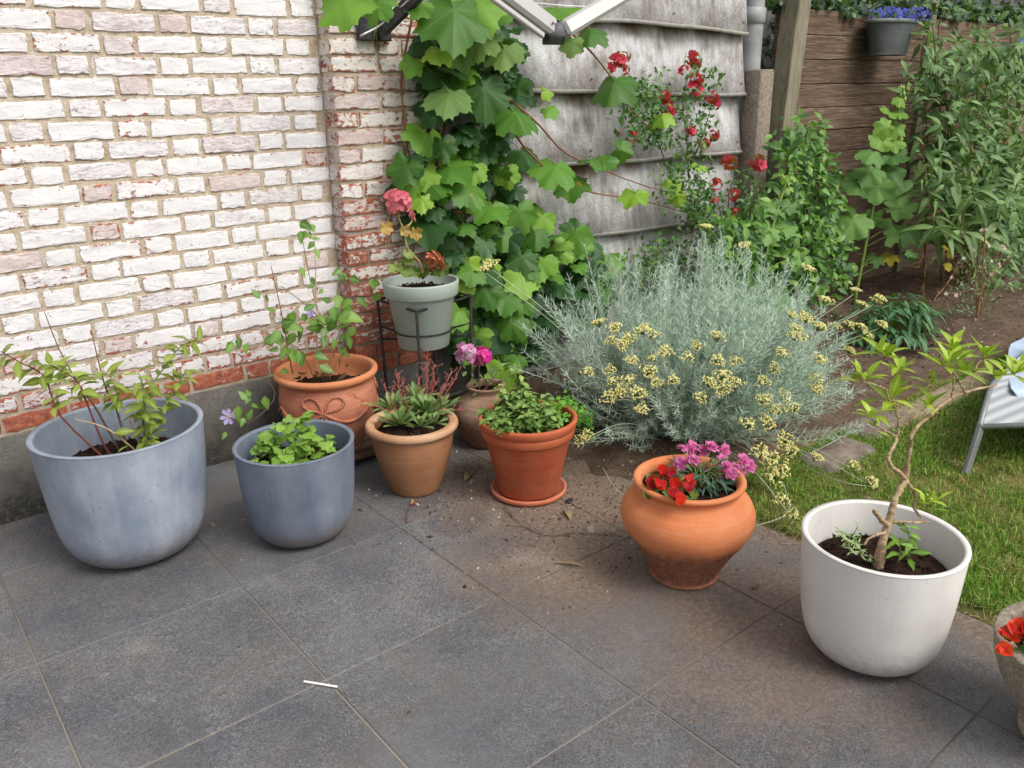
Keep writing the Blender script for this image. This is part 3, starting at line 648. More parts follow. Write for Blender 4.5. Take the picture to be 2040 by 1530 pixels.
def crumbs(n, r, c, z, seed, size=(.004, .012)):
    rg = np.random.default_rng(seed); b = MB(); t = np.array([(1, 0, 0), (-1, 0, 0), (0, 1, 0), (0, -1, 0), (0, 0, 1), (0, 0, -1)], float); F = np.array([(0, 2, 4), (2, 1, 4), (1, 3, 4), (3, 0, 4), (2, 0, 5), (1, 2, 5), (3, 1, 5), (0, 3, 5)])
    a = rg.uniform(0, 6.28, n); q = r*np.sqrt(rg.random(n)); pos = np.stack([c[0]+q*np.cos(a), c[1]+q*np.sin(a), np.full(n, z)+rg.uniform(0, .006, n)], 1)
    M = frame(rg.normal(0, 1, (n, 3)), rg.normal(0, 1, (n, 3)))*rg.uniform(*size, n)[:, None, None]*np.array([1, .6, .5])[None, None, :]
    b.inst((t, [F], np.zeros(6)), M, pos); return b
def pot(name, label, c, base, parts, soil=None, soilmat=None, n=72, group=None, cat='pot'):
    o = empty(name, (c[0], c[1], base), label, cat, group)
    for pn, prof, mat, wob in parts:
        b = MB(); b.add(*lathe(prof, n, (c[0], c[1], base), wob=wob)); b.build(pn, mat, o)
    if soil:
        r, z = soil; b = MB(); b.add(*soil_disc(r, base+z, c, int(c[0]*999) % 97, .012)); s = b.build('soil', soilmat or POTSOIL, o)
        cb = crumbs(int(260*(r/.15)**2), r*.95, c, base+z+.006, int(c[1]*-999) % 91); tag(cb.build('soil_crumbs', soilmat or POTSOIL, s, smooth=False), kind='stuff')
    return o
def tub_profile(R, h, t):
    out = prof_smooth([(.46*R, .0), (.47*R, .008), (.58*R, .012), (.72*R, .028*h/.37), (.83*R, .066*h/.37), (.895*R, .118*h/.37), (.93*R, .18*h/.37), (.962*R, .26*h/.37), (.992*R, h-.006)], 40)
    rim = [(R*1.0, h-.002), (R*.998, h), (R-t, h), (R-t-.003, h-.004)]
    inn = [(R-t-.003, h-.004), (R*.93-t, h*.7), (R*.88-t, h*.5), (R*.8-t, h*.38), (0.001, h*.36)]
    return out, rim, inn
def tub(name, label, c, R, h, mat, soilz, t=.013, group='tapered round-bottomed tubs'):
    o, r, i = tub_profile(R, h, t)
    return pot(name, label, c, 0, [('body', np.concatenate([[(0.001, 0)], o]), mat, .004), ('rim', np.concatenate([o[-1:], r]), mat, .004), ('inside', i, mat, .004)], (R*.9-t, soilz), group=group)
big = tub('plant_tub', 'largest blue grey round-bottomed tub standing against the brick wall', (.644, -.54), .275, .471, BLUE1, .33, .016)
mid = tub('plant_tub', 'smaller darker blue grey tub between the large tub and the tan pot', (1.14, -.832), .21, .367, BLUE2, .275)
whi = tub('plant_tub', 'off white round-bottomed tub standing at the lawn edge', (2.067, -2.512), .212, .369, WHITE, .27)
dk = plain('shadow gap black', (18, 18, 20), .8)
b = MB(); b.add(*lathe([(.001, 0), (.150, 0), (.155, .006), (.12, .010), (.001, .012)], 48, (.665, -.535, .0005))); o = b.build('saucer_or_shade_disc', dk, loc=(.665, -.535, 0)); tag(o, 'black disc painted as the shadow gap under the largest blue grey tub', 'saucer')  # added black disc, its colour stands in for the shadow below the tub

# tan glazed pot
R, h = .183, .29; tp = prof_smooth([(.53*R, 0), (.65*R, .055), (.77*R, .12), (.855*R, .185), (.89*R, .24), (.89*R, .262)], 26)
rimp = prof_smooth([(.89*R, .262), (.97*R, .264), (1.01*R, .274), (1.0*R, .288), (.94*R, .294), (.83*R, .29), (.80*R, .28)], 22)
pot('plant_pot', 'tan glazed pot with a pale chipped rim holding the succulent rosettes', (1.657, -.782), .001, [('body', np.concatenate([[(.001, 0)], tp]), TANM, .004), ('rim', rimp, TANR, .006), ('inside', [(.80*R, .28), (.77*R, .2), (.001, .19)], TANM, 0)], (.785*R, .252), group='clay pots')
# red terracotta pot in saucer
R, h = .194, .315; c = (1.982, -1.112)
tb = [(.001, .004), (.118, .004), (.121, .01), (.168, .236), (.171, .240), (.178, .242), (.181, .246), (.187, .276), (.186, .279), (.189, .281), (.194, h-.008), (.193, h-.002), (.188, h), (.180, h), (.176, h-.006)]
pot('plant_pot', 'red terracotta pot with banded rim holding mint and parsley', c, .012, [('body', tb, TERR, .002), ('inside', [(.176, h-.006), (.165, .24), (.001, .23)], TERR, 0)], (.17, .27), group='clay pots')
b = MB(); b.add(*lathe([(.001, .0), (.138, 0), (.150, .012), (.152, .026), (.148, .029), (.142, .026), (.136, .012), (.001, .011)], 64, (c[0], c[1], .0005))); o = b.build('saucer_or_shade_disc', SAUC, loc=(c[0], c[1], 0)); tag(o, 'pale terracotta saucer under the red mint pot', 'saucer')
# orange urn
ur = prof_smooth([(.106, 0), (.112, .004), (.113, .012), (.108, .018), (.132, .066), (.165, .122), (.196, .170), (.212, .208), (.213, .240), (.201, .270), (.182, .290), (.166, .304), (.160, .314), (.163, .324), (.172, .334), (.178, .341), (.176, .349), (.167, .352), (.157, .347), (.150, .335), (.149, .318), (.160, .30)], 84)
pot('plant_urn', 'wide bellied orange terracotta urn with soil stained base and flowers', (1.985, -1.911), .001, [('body', np.concatenate([[(.001, 0)], ur]), URNM, .003)], (.158, .302), group='clay pots')
# garland pot by the wall
gp0 = .052; gc = (1.558, -.262); GR = .222
gb = prof_smooth([(.125, 0), (.128, .012), (.140, .03), (.185, .11), (.206, .18), (.209, .235), (.199, .285), (.193, .31)], 36)
gr = prof_smooth([(.193, .31), (.205, .322), (.218, .332), (.222, .345), (.217, .356), (.205, .358), (.196, .35), (.192, .33)], 26)
garl = pot('plant_pot', 'terracotta pot with moulded rope garland against the brick wall', gc, gp0, [('body', np.concatenate([[(.001, 0)], gb]), GARL, .004), ('rim', gr, GARLR, .004), ('inside', [(.192, .33), (.19, .28), (.18, .25), (.001, .24)], GARLR, 0)], (.186, .262), group='clay pots')
def gbr(z): return float(np.interp(z, [q[1] for q in gb], [q[0] for q in gb]))
def on_pot(a, z, lift=.004):
    r = gbr(z)+lift; return np.array([gc[0]+r*math.cos(a), gc[1]+r*math.sin(a), gp0+z])
def rope(pts, rr, turns, name, parent):
    P = smooth_path(pts, 90); L = np.concatenate([[0], np.cumsum(np.linalg.norm(np.diff(P, axis=0), axis=1))]); b = MB(); n = 90
    T = nrm(np.gradient(P, axis=0)); out = nrm(P-np.array([gc[0], gc[1], 0])*np.array([1, 1, 0])-np.array([0, 0, 1])*P[:, 2:3]); S2 = np.cross(T, out)
    for k in range(2):
        a = L/L[-1]*turns*2*math.pi+k*math.pi; Q = P+(np.cos(a)[:, None]*S2+np.sin(a)[:, None]*out)*rr*.62; b.add(*tubes(Q, rr*.62, 6))
    b.build(name, GARL, parent)
camang = math.atan2(CAM[1]-gc[1], CAM[0]-gc[0]); a0 = camang-.12
for k in range(6):                      # swags
    s0 = a0+k*math.pi/3; rope([on_pot(s0+t*math.pi/3, .225-.05*math.sin(math.pi*t)) for t in np.linspace(0, 1, 9)], .0065, 16, 'rope_swag', garl)
for k in range(3):                      # bows
    s0 = a0+k*2*math.pi/3
    for sg in (-1, 1):
        rope([on_pot(s0+sg*q, z) for q, z in ((.01, .222), (.10, .232), (.30, .240), (.42, .262), (.36, .284), (.20, .288), (.09, .268), (.02, .228))], .0055, 14, 'rope_bow', garl)
        rope([on_pot(s0+sg*q, z) for q, z in ((.01, .22), (.08, .17), (.10, .12))], .005, 6, 'rope_tail', garl)
# slatted stand under garland pot
WOODD = wood_mat('dark weathered slat', [(52, 42, 36), (86, 70, 60), (120, 104, 90)], 0, knots=False)
sl_ = empty('slatted_pot_stand', (gc[0], gc[1], 0), 'low dark slatted wooden stand under the rope garland pot', 'stand')
for k in range(5):
    y0 = gc[1]-.20+k*.085; b = MB(); b.add(*box(gc[0]-.22, gc[0]+.24, y0, y0+.062, .034, .05, .003)); b.build('slat', WOODD, sl_, smooth=False)
for x0 in (gc[0]-.18, gc[0]+.15):
    b = MB(); b.add(*box(x0, x0+.05, gc[1]-.20, gc[1]+.20, .001, .034, .002)); b.build('runner', WOODD, sl_, smooth=False)
# sage pot and wire stand
sc_ = (1.992, -.375); R = .168
sp = [(.001, 0), (.110, 0), (.114, .004), (.146, .228), (.148, .230), (.160, .232), (.163, .236), (.168, .290), (.166, .296), (.157, .297), (.154, .29)]
sage = pot('plant_pot', 'sage grey plastic pot raised on a black wire stand', sc_, .452, [('body', sp, GREYG, 0), ('inside', [(.154, .29), (.142, .2), (.001, .19)], GREYG, 0)], (.148, .245), group=None)
IRON = plain('dark rusty iron wire', (36, 31, 31), .7, .04, 30, .001, .2, .1)
cl = [PZ(752, 597, .65), PZ(830, 621, .65), PZ(938, 590, .65)]; cf = cl[0]+cl[2]-cl[1]; cl.append(cf); cc = np.mean(cl, 0)
stand = empty('wire_plant_stand', (cc[0], cc[1], 0), 'square black wire stand with four legs carrying the sage pot', 'plant stand')
b = MB()
for k in range(4): b.add(*tubes(np.array([cl[k], cl[(k+1) % 4]]), .0062, 8))
b.build('top_frame', IRON, stand)
for k in range(4):
    q = cl[k]; d = (q-cc)*np.array([1, 1, 0]); foot = q-d*.10; foot[2] = .0; b = MB(); b.add(*tubes(np.array([q, (q+foot)/2, foot]), .0068, 8)); b.build('leg', IRON, stand)
b = MB(); ang = np.linspace(0, 2*math.pi, 41); b.add(*tubes(np.stack([sc_[0]+.1285*np.cos(ang), sc_[1]+.1285*np.sin(ang), np.full(41, .525)], 1), .004, 6)); b.build('ring', IRON, stand)
b = MB()
for k in range(4):
    q = cl[k]; d = nrm((q-cc)*np.array([1, 1, 0])); legp = q-(q-cc)*np.array([1, 1, 0])*.10*(.65-.525)/.65; legp[2] = .525
    b.add(*tubes(np.array([np.array([sc_[0], sc_[1], .525])+d*.128, legp]), .004, 6))
for k in range(2): b.add(*tubes(np.array([cl[k]-np.array([0, 0, .185]), cl[k+2]-np.array([0, 0, .185])])*1.0, .005, 6))
b.build('brace', IRON, stand)
# old round clay jar
jp = np.array([1.14, 1.04])*prof_smooth([(.07, 0), (.085, .004), (.112, .06), (.128, .115), (.126, .16), (.105, .205), (.078, .225), (.068, .235), (.072, .25), (.078, .262), (.074, .268), (.062, .262), (.058, .24)], 44)
jc = (2.165, -.60)
pot('plant_jar', 'old round lichen spotted clay jar behind the red terracotta pot', jc, .002, [('body', np.concatenate([[(.001, 0)], jp]), OLDC, .01)], (.058, .235))
# cast stone bowl at the picture's right edge
bc = PZ(2172, 1290, .27)
bp = prof_smooth([(.10, 0), (.11, .02), (.10, .05), (.13, .09), (.17, .16), (.192, .22), (.197, .258), (.196, .27), (.180, .275), (.168, .272), (.164, .25)], 44)
pot('stone_bowl', 'pitted cast stone bowl of red begonias at the right edge', (bc[0], bc[1]), .001, [('body', np.concatenate([[(.001, 0)], bp]), STONEB, .006), ('inside', [(.164, .25), (.15, .2), (.001, .19)], STONEB, 0)], (.163, .245), cat='bowl')

# ================================================================== PLANTS IN THE POTS
def stem_mat(name, a, c): 
    m = NM(name); return m.pbr(m.mix(m.noise(40, 4), S(*a), S(*c)), .7, m.bump(m.noise(200, 3), .001), .2)
TWIG = stem_mat('brown twig', (84, 62, 52), (132, 108, 92)); REDTW = stem_mat('red brown twig', (92, 44, 44), (134, 74, 62)); PALETW = stem_mat('pale bark', (160, 134, 104), (206, 184, 152)); GREENST = stem_mat('green stem', (98, 120, 60), (140, 156, 84)); DRYST = stem_mat('dry brown stalk', (116, 84, 60), (160, 126, 96)); REDST = stem_mat('coral red stalk', (168, 70, 64), (196, 116, 92))
UPV = np.array([0, 0, 1.])
def stems_of(parent, lines, r0, r1, mat, name='stem', sides=6, n=14):
    for pts in lines:
        P = smooth_path(pts, n); b = MB(); b.add(*tubes(P, np.linspace(r0, r1, n), sides)); b.build(name, mat, parent)
def along(P, ts):
    P = np.asarray(P); L = np.concatenate([[0], np.cumsum(np.linalg.norm(np.diff(P, axis=0), axis=1))]); L /= L[-1]
    q = np.stack([np.interp(ts, L, P[:, k]) for k in range(3)], 1); T = nrm(np.gradient(P, axis=0)); t = nrm(np.stack([np.interp(ts, L, T[:, k]) for k in range(3)], 1)); return q, t
OV = [blade(w, 6, f, cu, .42) for w, f, cu in ((.46, .2, .12), (.5, .3, .25), (.42, .15, .05), (.48, .35, .35))]
def place_leaves(parent, meshes, P, t0, t1, n, size, spread=.8, up=.5, tipbias=0.3, pairs=False):
    ts = np.linspace(t0, t1, n); q, t = along(P, ts); a = np.cumsum(RNG.uniform(1.8, 2.8, n)); 
    s = nrm(np.cross(t, np.array([.3, .2, .9])+0*t)); u = np.cross(s, t); d = np.cos(a)[:, None]*s+np.sin(a)[:, None]*u
    tip = nrm(d*spread+t*tipbias+UPV*.1+RNG.normal(0, .12, (n, 3))); nr = nrm(UPV*up+t*.4+RNG.normal(0, .25, (n, 3))-_f*.2)
    leaf_objs('leaf', meshes, parent, q, tip, nr, size*RNG.uniform(.7, 1.15, n))

# --- sparse shrub in the large tub
LM1 = leaf_mat('fresh yellow green leaf', [(112, 128, 44), (140, 158, 60), (160, 178, 84)], vein=(176, 190, 110)); OV1 = [tmesh('leaf', t, LM1) for t in OV]
sh = empty('potted_shrub', (.644, -.54, .33), 'sparse shrub with reddish twigs and yellow green leaves in the largest tub', 'shrub')
Yb = -.54; base = lambda x, d=0: PY(x, 893, Yb+d)
def bz(px, d=0): p = PY(px, 893, Yb+d); return np.array([p[0], p[1], .34])
lines = [([bz(215), PY(188, 895, Yb), PY(118, 825, Yb), PY(88, 750, Yb), PY(40, 722, Yb), PY(2, 700, Yb)], REDTW),
         ([bz(225, .03), PY(206, 885, Yb+.03), PY(169, 793, Yb+.04), PY(149, 755, Yb+.06), PY(98, 726, Yb+.06)], REDTW),
         ([bz(240, .05), PY(192, 815, Yb+.08), PY(163, 775, Yb+.1), PY(120, 700, Yb+.12), PY(88, 620, Yb+.13)], TWIG),
         ([bz(255, .02), PY(231, 812, Yb+.04), PY(212, 777, Yb+.06), PY(195, 715, Yb+.08), PY(183, 662, Yb+.1)], TWIG),
         ([bz(285, .0), PY(262, 845, Yb), PY(243, 808, Yb), PY(225, 760, Yb), PY(205, 735, Yb)], PALETW),
         ([bz(292, -.02), PY(282, 850, Yb-.02), PY(262, 815, Yb-.02)], PALETW),
         ([bz(295, -.02), PY(305, 842, Yb-.03), PY(335, 800, Yb-.05), PY(358, 760, Yb-.05), PY(372, 735, Yb-.05)], GREENST),
         ([bz(290, .03), PY(285, 800, Yb+.03), PY(318, 745, Yb+.03), PY(360, 690, Yb+.03), PY(396, 680, Yb+.02)], GREENST),
         ([bz(290, -.05), PY(290, 820, Yb-.06), PY(285, 770, Yb-.06), PY(275, 740, Yb-.07)], GREENST),
         ([bz(280, .0), PY(215, 855, Yb-.02), PY(150, 835, Yb-.03)], PALETW)]
for pts, mt in lines: stems_of(sh, [pts], .0042, .0014, mt)
for i, (k, t0, t1, n, sz) in enumerate([(0, .5, 1, 26, .066), (1, .6, 1, 20, .07), (3, .42, .66, 9, .06), (4, .55, 1, 20, .066), (6, .05, 1, 30, .062), (7, .2, .55, 18, .066), (7, .6, 1, 22, .07), (8, .1, 1, 30, .066), (2, .45, .7, 8, .06), (9, .1, .5, 4, .06)]):
    place_leaves(sh, OV1, smooth_path(lines[k][0], 16), t0, t1, n, sz)
# --- leafy seedlings in the smaller tub
LM2 = leaf_mat('bright seedling leaf', [(104, 140, 50), (128, 168, 64), (152, 188, 88)], vein=(170, 196, 110))
HL = [lobed([(0, 1, .6), (.75, .72, .6), (-.75, .72, .6), (1.7, .45, .7), (-1.7, .45, .7)], 26, .05, .15, .04, 30, .25, s, .1) for s in range(4)]; OV2 = [tmesh('leaf', t, LM2) for t in HL]
sd = empty('potted_seedlings', (1.14, -.832, .275), 'bright green leafy seedlings filling the smaller blue grey tub', 'plant')
for k in range(19):
    a = RNG.uniform(0, 6.28); q = .14*math.sqrt(RNG.random()); p0 = np.array([1.15+q*math.cos(a), -.84+q*math.sin(a), .28]); h = RNG.uniform(.06, .15)
    if k < 3: p0 = np.array([[1.06, -.80, .28], [1.16, -.76, .28], [1.23, -.84, .28]])[k]; h = .17
    P = smooth_path([p0, p0+np.array([RNG.normal(0, .02), RNG.normal(0, .02), h*.6]), p0+np.array([RNG.normal(0, .04), RNG.normal(0, .04), h])], 8)
    stems_of(sd, [P], .0022, .0012, GREENST, n=8, sides=5); place_leaves(sd, OV2, P, .3, 1, 6, .044, .9, .7)
# --- clematis on canes
LM3 = leaf_mat('clematis leaf', [(70, 108, 48), (98, 140, 58), (126, 160, 70)], vein=(140, 170, 90)); OV3 = [tmesh('leaf', t, LM3) for t in [blade(w, 6, f, cu, .35) for w, f, cu in ((.62, .2, .2), (.7, .3, .3), (.58, .1, .1))]]
cm = empty('potted_clematis', (gc[0], gc[1], gp0+.26), 'straggly clematis on thin canes in the rope garland pot', 'plant')
Yc = gc[1]
for pts, mt, r0 in [([PY(583, 745, Yc), PY(560, 620, Yc), PY(540, 530, Yc)], DRYST, .003), ([PY(632, 752, Yc+.05), PY(630, 600, Yc+.05), PY(627, 480, Yc+.05)], PALETW, .003),
        ([PY(640, 755, Yc), PY(655, 700, Yc), PY(640, 640, Yc), PY(600, 600, Yc), PY(560, 570, Yc)], DRYST, .003), ([PY(650, 755, Yc), PY(665, 690, Yc), PY(690, 630, Yc+.05), PY(680, 590, Yc+.1)], DRYST, .003), ([PY(645, 755, Yc-.02), PY(650, 680, Yc), PY(628, 600, Yc), PY(612, 530, Yc+.03), PY(600, 460, Yc+.05)], DRYST, .0025),
        ([PY(625, 752, Yc-.03), PY(600, 700, Yc-.03), PY(565, 680, Yc-.04), PY(500, 655, Yc-.06), PY(455, 685, Yc-.05)], TWIG, .002), ([PY(580, 700, Yc-.05), PY(530, 740, Yc-.14), PY(548, 790, Yc-.17), PY(500, 840, Yc-.2), PY(455, 836, Yc-.2)], TWIG, .0018),
        ([PY(655, 755, Yc), PY(672, 720, Yc-.02), PY(690, 690, Yc-.02)], DRYST, .003)]:
    stems_of(cm, [pts], r0, r0*.5, mt)
rg_pts = [(600, 455, 5, .055), (640, 480, 3, .05), (565, 650, 6, .075), (590, 680, 6, .07), (570, 710, 4, .07), (620, 630, 6, .07), (660, 640, 7, .075), (680, 610, 6, .065), (690, 660, 5, .06), (650, 690, 4, .06), (625, 560, 4, .045), (680, 550, 5, .05), (740, 580, 4, .06), (465, 682, 3, .05), (510, 795, 4, .055), (500, 830, 5, .05), (610, 700, 4, .06), (545, 690, 3, .06), (470, 860, 3, .05), (530, 590, 3, .045)]
for x, y, n, sz in rg_pts:
    p = np.array([PY(x+RNG.normal(0, 14), y+RNG.normal(0, 12), Yc+RNG.normal(-.02, .04)-(.14 if y > 780 else 0)) for _ in range(n)]); leaf_objs('leaf', OV3, cm, p, rdir(n, (.0, -.2, -.5), .7), rdir(n, (-.3, -.8, .6), .4), sz*RNG.uniform(.7, 1.2, n))
def petals(n, L, w, cup, curl, jit=.1, seed=0, tip=.75):
    rg = np.random.default_rng(seed); b = MB(); t = blade(w, 4, .15, curl, tip)
    for k in range(n):
        a = 2*math.pi*k/n+rg.normal(0, jit); d = np.array([math.cos(a), math.sin(a), cup]); M = frame(d, np.array([-math.cos(a)*cup, -math.sin(a)*cup, 1.0]))*L*rg.uniform(.9, 1.1); b.add(t[0]@M.T, t[1], t[0][:, 1])
    return b
PURP = leaf_mat('lilac petal', [(150, 130, 190), (176, 156, 212)], .5, .3); YEL = plain('yellow anther', (214, 196, 90), .7)
fb = petals(7, .034, .5, .25, .1, seed=4); fm = fb.mesh('flower', PURP); o = bpy.data.objects.new('flower', fm); COL.objects.link(o); o.parent = cm
o.matrix_local = mat4(frame(np.array([1, 0, .2]), np.array([-.2, -.9, .5])), PY(455, 830, Yc-.2)-org(cm)); b = crumbs(14, .008, (0, 0), .006, 3, (.003, .004)); b.build('anthers', YEL, o, loc=(0, 0, 0)).location = (0, 0, 0)
fb = petals(6, .022, .5, .6, .1, seed=5); o2 = bpy.data.objects.new('flower', fb.mesh('flower', PURP)); COL.objects.link(o2); o2.parent = cm; o2.matrix_local = mat4(frame(np.array([1, 0, .2]), np.array([-.5, -.5, .8])), PY(620, 626, Yc-.03)-org(cm))
# dead leaves hanging in the clematis
DEADL = leaf_mat('dead brown leaf', [(92, 66, 48), (134, 96, 66), (164, 126, 88)], .8, .15); DL = [tmesh('leaf', blade(.5, 5, .9, .9, .4, 0, .5), DEADL), tmesh('leaf', blade(.4, 5, 1.2, .5, .5, 0, .8), DEADL)]
p = np.array([PY(x, y, Yc) for x, y in [(650, 720), (672, 715), (690, 725), (640, 735), (660, 700), (645, 665), (625, 740), (600, 748), (612, 742), (690, 742), (685, 700)]]); leaf_objs('dead_leaf', DL, cm, p, rdir(len(p), (0, -.2, -.8), .5), rdir(len(p), (0, -1, .3), .5), RNG.uniform(.03, .055, len(p)))
# --- succulent rosettes
LM4 = leaf_mat('fleshy green leaf', [(94, 124, 74), (120, 148, 86), (142, 164, 96)], .38, .15, vein=(150, 170, 110)); LW = [tmesh('leaf', t, LM4) for t in [blade(.29, 6, .3, cu, .72) for cu in (.2, -.1, .05, .3)]]
lw = empty('rosette_succulent', (1.657, -.782, .26), 'green succulent rosettes with red flower stalks in the tan pot', 'succulent')
ros = [((798, 848), .0, 26, .085), ((852, 826), .0, 30, .095), ((830, 800), .0, 18, .09), ((778, 818), .0, 20, .085), ((880, 818), 0, 14, .08), ((812, 818), 0, 16, .08), ((838, 852), 0, 14, .06), ((868, 846), 0, 12, .06)]
for (x, y), d, n, L in ros:
    c0 = PZ(x, y, .275); a = np.arange(n)*2.4; el = np.linspace(.25, 1.3, n); tip = np.stack([np.cos(a)*np.cos(el), np.sin(a)*np.cos(el), np.sin(el)], 1); nr = np.stack([-np.cos(a)*np.sin(el), -np.sin(a)*np.sin(el), np.cos(el)], 1)
    leaf_objs('leaf', LW, lw, c0[None]+tip*.008, tip, nr+RNG.normal(0, .1, nr.shape), L*1.3*RNG.uniform(.75, 1.1, n)*np.linspace(1, .6, n))
CORAL = plain('coral seed head', (176, 82, 70), .7, .2, 40); bt = (np.array([(1, 0, 0), (-1, 0, 0), (0, 1, 0), (0, -1, 0), (0, 0, 1.6), (0, 0, -1.6)], float), [np.array([(0, 2, 4), (2, 1, 4), (1, 3, 4), (3, 0, 4), (2, 0, 5), (1, 2, 5), (3, 1, 5), (0, 3, 5)])], np.zeros(6))
for x0, y0, x1, y1, d in [(805, 830, 790, 745, .02), (815, 830, 800, 755, 0), (840, 820, 835, 750, 0), (850, 815, 848, 720, 0), (852, 812, 852, 700, .01), (858, 815, 866, 725, 0), (862, 820, 885, 775, -.02), (870, 822, 912, 745, 0), (865, 825, 900, 740, .02), (800, 835, 700, 790, 0), (795, 830, 765, 770, -.02), (880, 830, 920, 815, -.03), (845, 820, 870, 760, -.02)]:
    p0 = PZ(x0, y0, .27); p1 = PY(x1, y1, p0[1]+d); b = MB(); P = smooth_path([p0, (p0+p1)/2+np.array([0, 0, .01]), p1], 9); b.add(*tubes(P, np.linspace(.0021, .0012, 9), 5))
    q, t = along(P, np.linspace(.45, .98, 12)); d3 = nrm(t+RNG.normal(0, .55, (12, 3))); br = np.stack([q, q+d3*RNG.uniform(.015, .04, (12, 1))], 1); b.add(*tubes(br, .0010, 4)); b.inst(bt, np.repeat(np.eye(3)[None]*.0026, 12, 0)*RNG.uniform(.7, 1.4, (12, 1, 1)), br[:, 1]); b.build('flower_stalk', CORAL if RNG.random() < .7 else REDST, lw)
# --- leggy geranium in the sage pot
LM5 = leaf_mat('geranium leaf', [(92, 116, 52), (116, 138, 62), (134, 148, 84)], .6, .2, vein=(150, 160, 110)); RL = [lobed([(0, 1, .7), (.9, .98, .7), (-.9, .98, .7), (1.8, .9, .7), (-1.8, .9, .7), (2.6, .8, .5), (-2.6, .8, .5)], 22, .05, -.5, .12, 40, .3, s) for s in range(3)]
GL = [tmesh('leaf', t, LM5) for t in RL]; GLd = [tmesh('leaf', RL[0], leaf_mat('yellowing leaf', [(176, 140, 70), (190, 160, 96)], .6, .25))]
ge = empty('potted_geranium', (sc_[0], sc_[1], .70), 'leggy geranium with one pink flower head in the sage pot', 'geranium'); Yg = sc_[1]
stems_of(ge, [[PY(842, 556, Yg), PY(838, 525, Yg), PY(812, 495, Yg), PY(805, 460, Yg), PY(795, 435, Yg), PY(793, 412, Yg)], [PY(843, 556, Yg), PY(844, 530, Yg)], [PY(805, 455, Yg), PY(818, 445, Yg), PY(822, 432, Yg)]], .0055, .003, stem_mat('tan geranium stem', (150, 126, 84), (178, 158, 116)))
p = np.array([PY(x, y, Yg-.02) for x, y in [(815, 520), (822, 545), (850, 548), (868, 545), (800, 540), (858, 530), (832, 550), (812, 508), (878, 535), (790, 538)]]); leaf_objs('leaf', GL, ge, p, rdir(len(p), (0, -.4, -.2), .6), rdir(len(p), (-.2, -.6, .7), .3), RNG.uniform(.032, .046, len(p)))
p = np.array([PY(x, y, Yg) for x, y in [(768, 452), (827, 462), (806, 458)]]); leaf_objs('leaf', GLd, ge, p, rdir(3, (0, -.2, -.8), .3), rdir(3, (-.3, -1, .2), .3), [.036, .036, .03])
def flower_ball(R, n, pl, pw, mat, seed, name='flower_head'):
    rg = np.random.default_rng(seed); b = MB(); t = blade(pw, 4, .25, .2, .68)
    for k in range(n):
        z = rg.uniform(-.3, 1); a = k*2.4+rg.normal(0, .3); d = np.array([math.cos(a)*math.sqrt(max(0, 1-z*z)), math.sin(a)*math.sqrt(max(0, 1-z*z)), z]); c = d*R*rg.uniform(.5, .95); ax = nrm(d+rg.normal(0, .35, 3)); e1 = nrm(np.cross(ax, rg.normal(0, 1, 3))); e2 = np.cross(ax, e1); s0 = rg.uniform(.75, 1.15)
        for j in range(5):
            q = 2*math.pi*j/5+rg.normal(0, .12); v = e1*math.cos(q)+e2*math.sin(q); M = frame(v+ax*rg.uniform(.1, .5), ax-v*.25)*pl*s0; b.add(t[0]@M.T+c, t[1], t[0][:, 1])
    return b.mesh(name, mat)
PINKG = leaf_mat('salmon pink petal', [(214, 92, 112), (232, 118, 136), (240, 142, 156)], .55, .3, True); o = bpy.data.objects.new('flower_head', flower_ball(.056, 30, .034, .85, PINKG, 3)); COL.objects.link(o); o.parent = ge; o.location = Vector(PY(792, 407, Yg)-org(ge))
FADE = leaf_mat('faded coral petal', [(190, 100, 76), (216, 130, 104)], .7, .2, True); o = bpy.data.objects.new('faded_flower_head', flower_ball(.038, 14, .034, .6, FADE, 4)); COL.objects.link(o); o.parent = ge; o.location = Vector(PY(866, 524, Yg-.03)-org(ge))
o = bpy.data.objects.new('bud', flower_ball(.014, 6, .016, .6, PINKG, 6)); COL.objects.link(o); o.parent = ge; o.location = Vector(PY(821, 432, Yg)-org(ge)); o.scale = (.8, .8, 1.6)
# --- pink bloom in the clay jar
pk = empty('potted_pink', (jc[0], jc[1], .24), 'small dark stemmed plant with striped and magenta blooms in the clay jar', 'flower'); Yj = jc[1]
MAG = leaf_mat('magenta petal', [(206, 24, 140), (226, 50, 160), (236, 84, 178)], .5, .3, True); PALEP = leaf_mat('pale striped pink petal', [(240, 214, 232), (226, 150, 206), (206, 60, 150)], .5, .3, True)
for mt, (x, y), sd_, nm in ((PALEP, (930, 710), 8, 'pale striped bloom'), (MAG, (956, 712), 9, 'deep magenta bloom')):
    o = bpy.data.objects.new('flower_head', flower_ball(.046, 22, .032, .8, mt, sd_)); COL.objects.link(o); o.parent = pk; o.location = Vector(PY(x, y, Yj)-org(pk)); o['label'] = nm
stems_of(pk, [[PY(948, 792, Yj), PY(944, 760, Yj), PY(938, 722, Yj)], [PY(955, 792, Yj), PY(955, 760, Yj), PY(954, 725, Yj)], [PY(950, 792, Yj), PY(975, 765, Yj), PY(990, 742, Yj)]], .003, .002, TWIG)
p = np.array([PY(x+RNG.normal(0, 8), y+RNG.normal(0, 8), Yj+RNG.normal(0, .02)) for x, y in [(935, 745), (950, 750), (965, 745), (945, 765), (980, 735), (975, 755), (925, 750), (960, 770), (985, 760), (990, 745)]*3]); leaf_objs('leaf', [tmesh('leaf', t, leaf_mat('dull green leaf', [(70, 88, 50), (104, 124, 66)], .6, .2)) for t in OV], pk, p, rdir(30, (0, -.3, .2), .7), rdir(30, (-.2, -.6, .8), .4), RNG.uniform(.02, .042, 30))
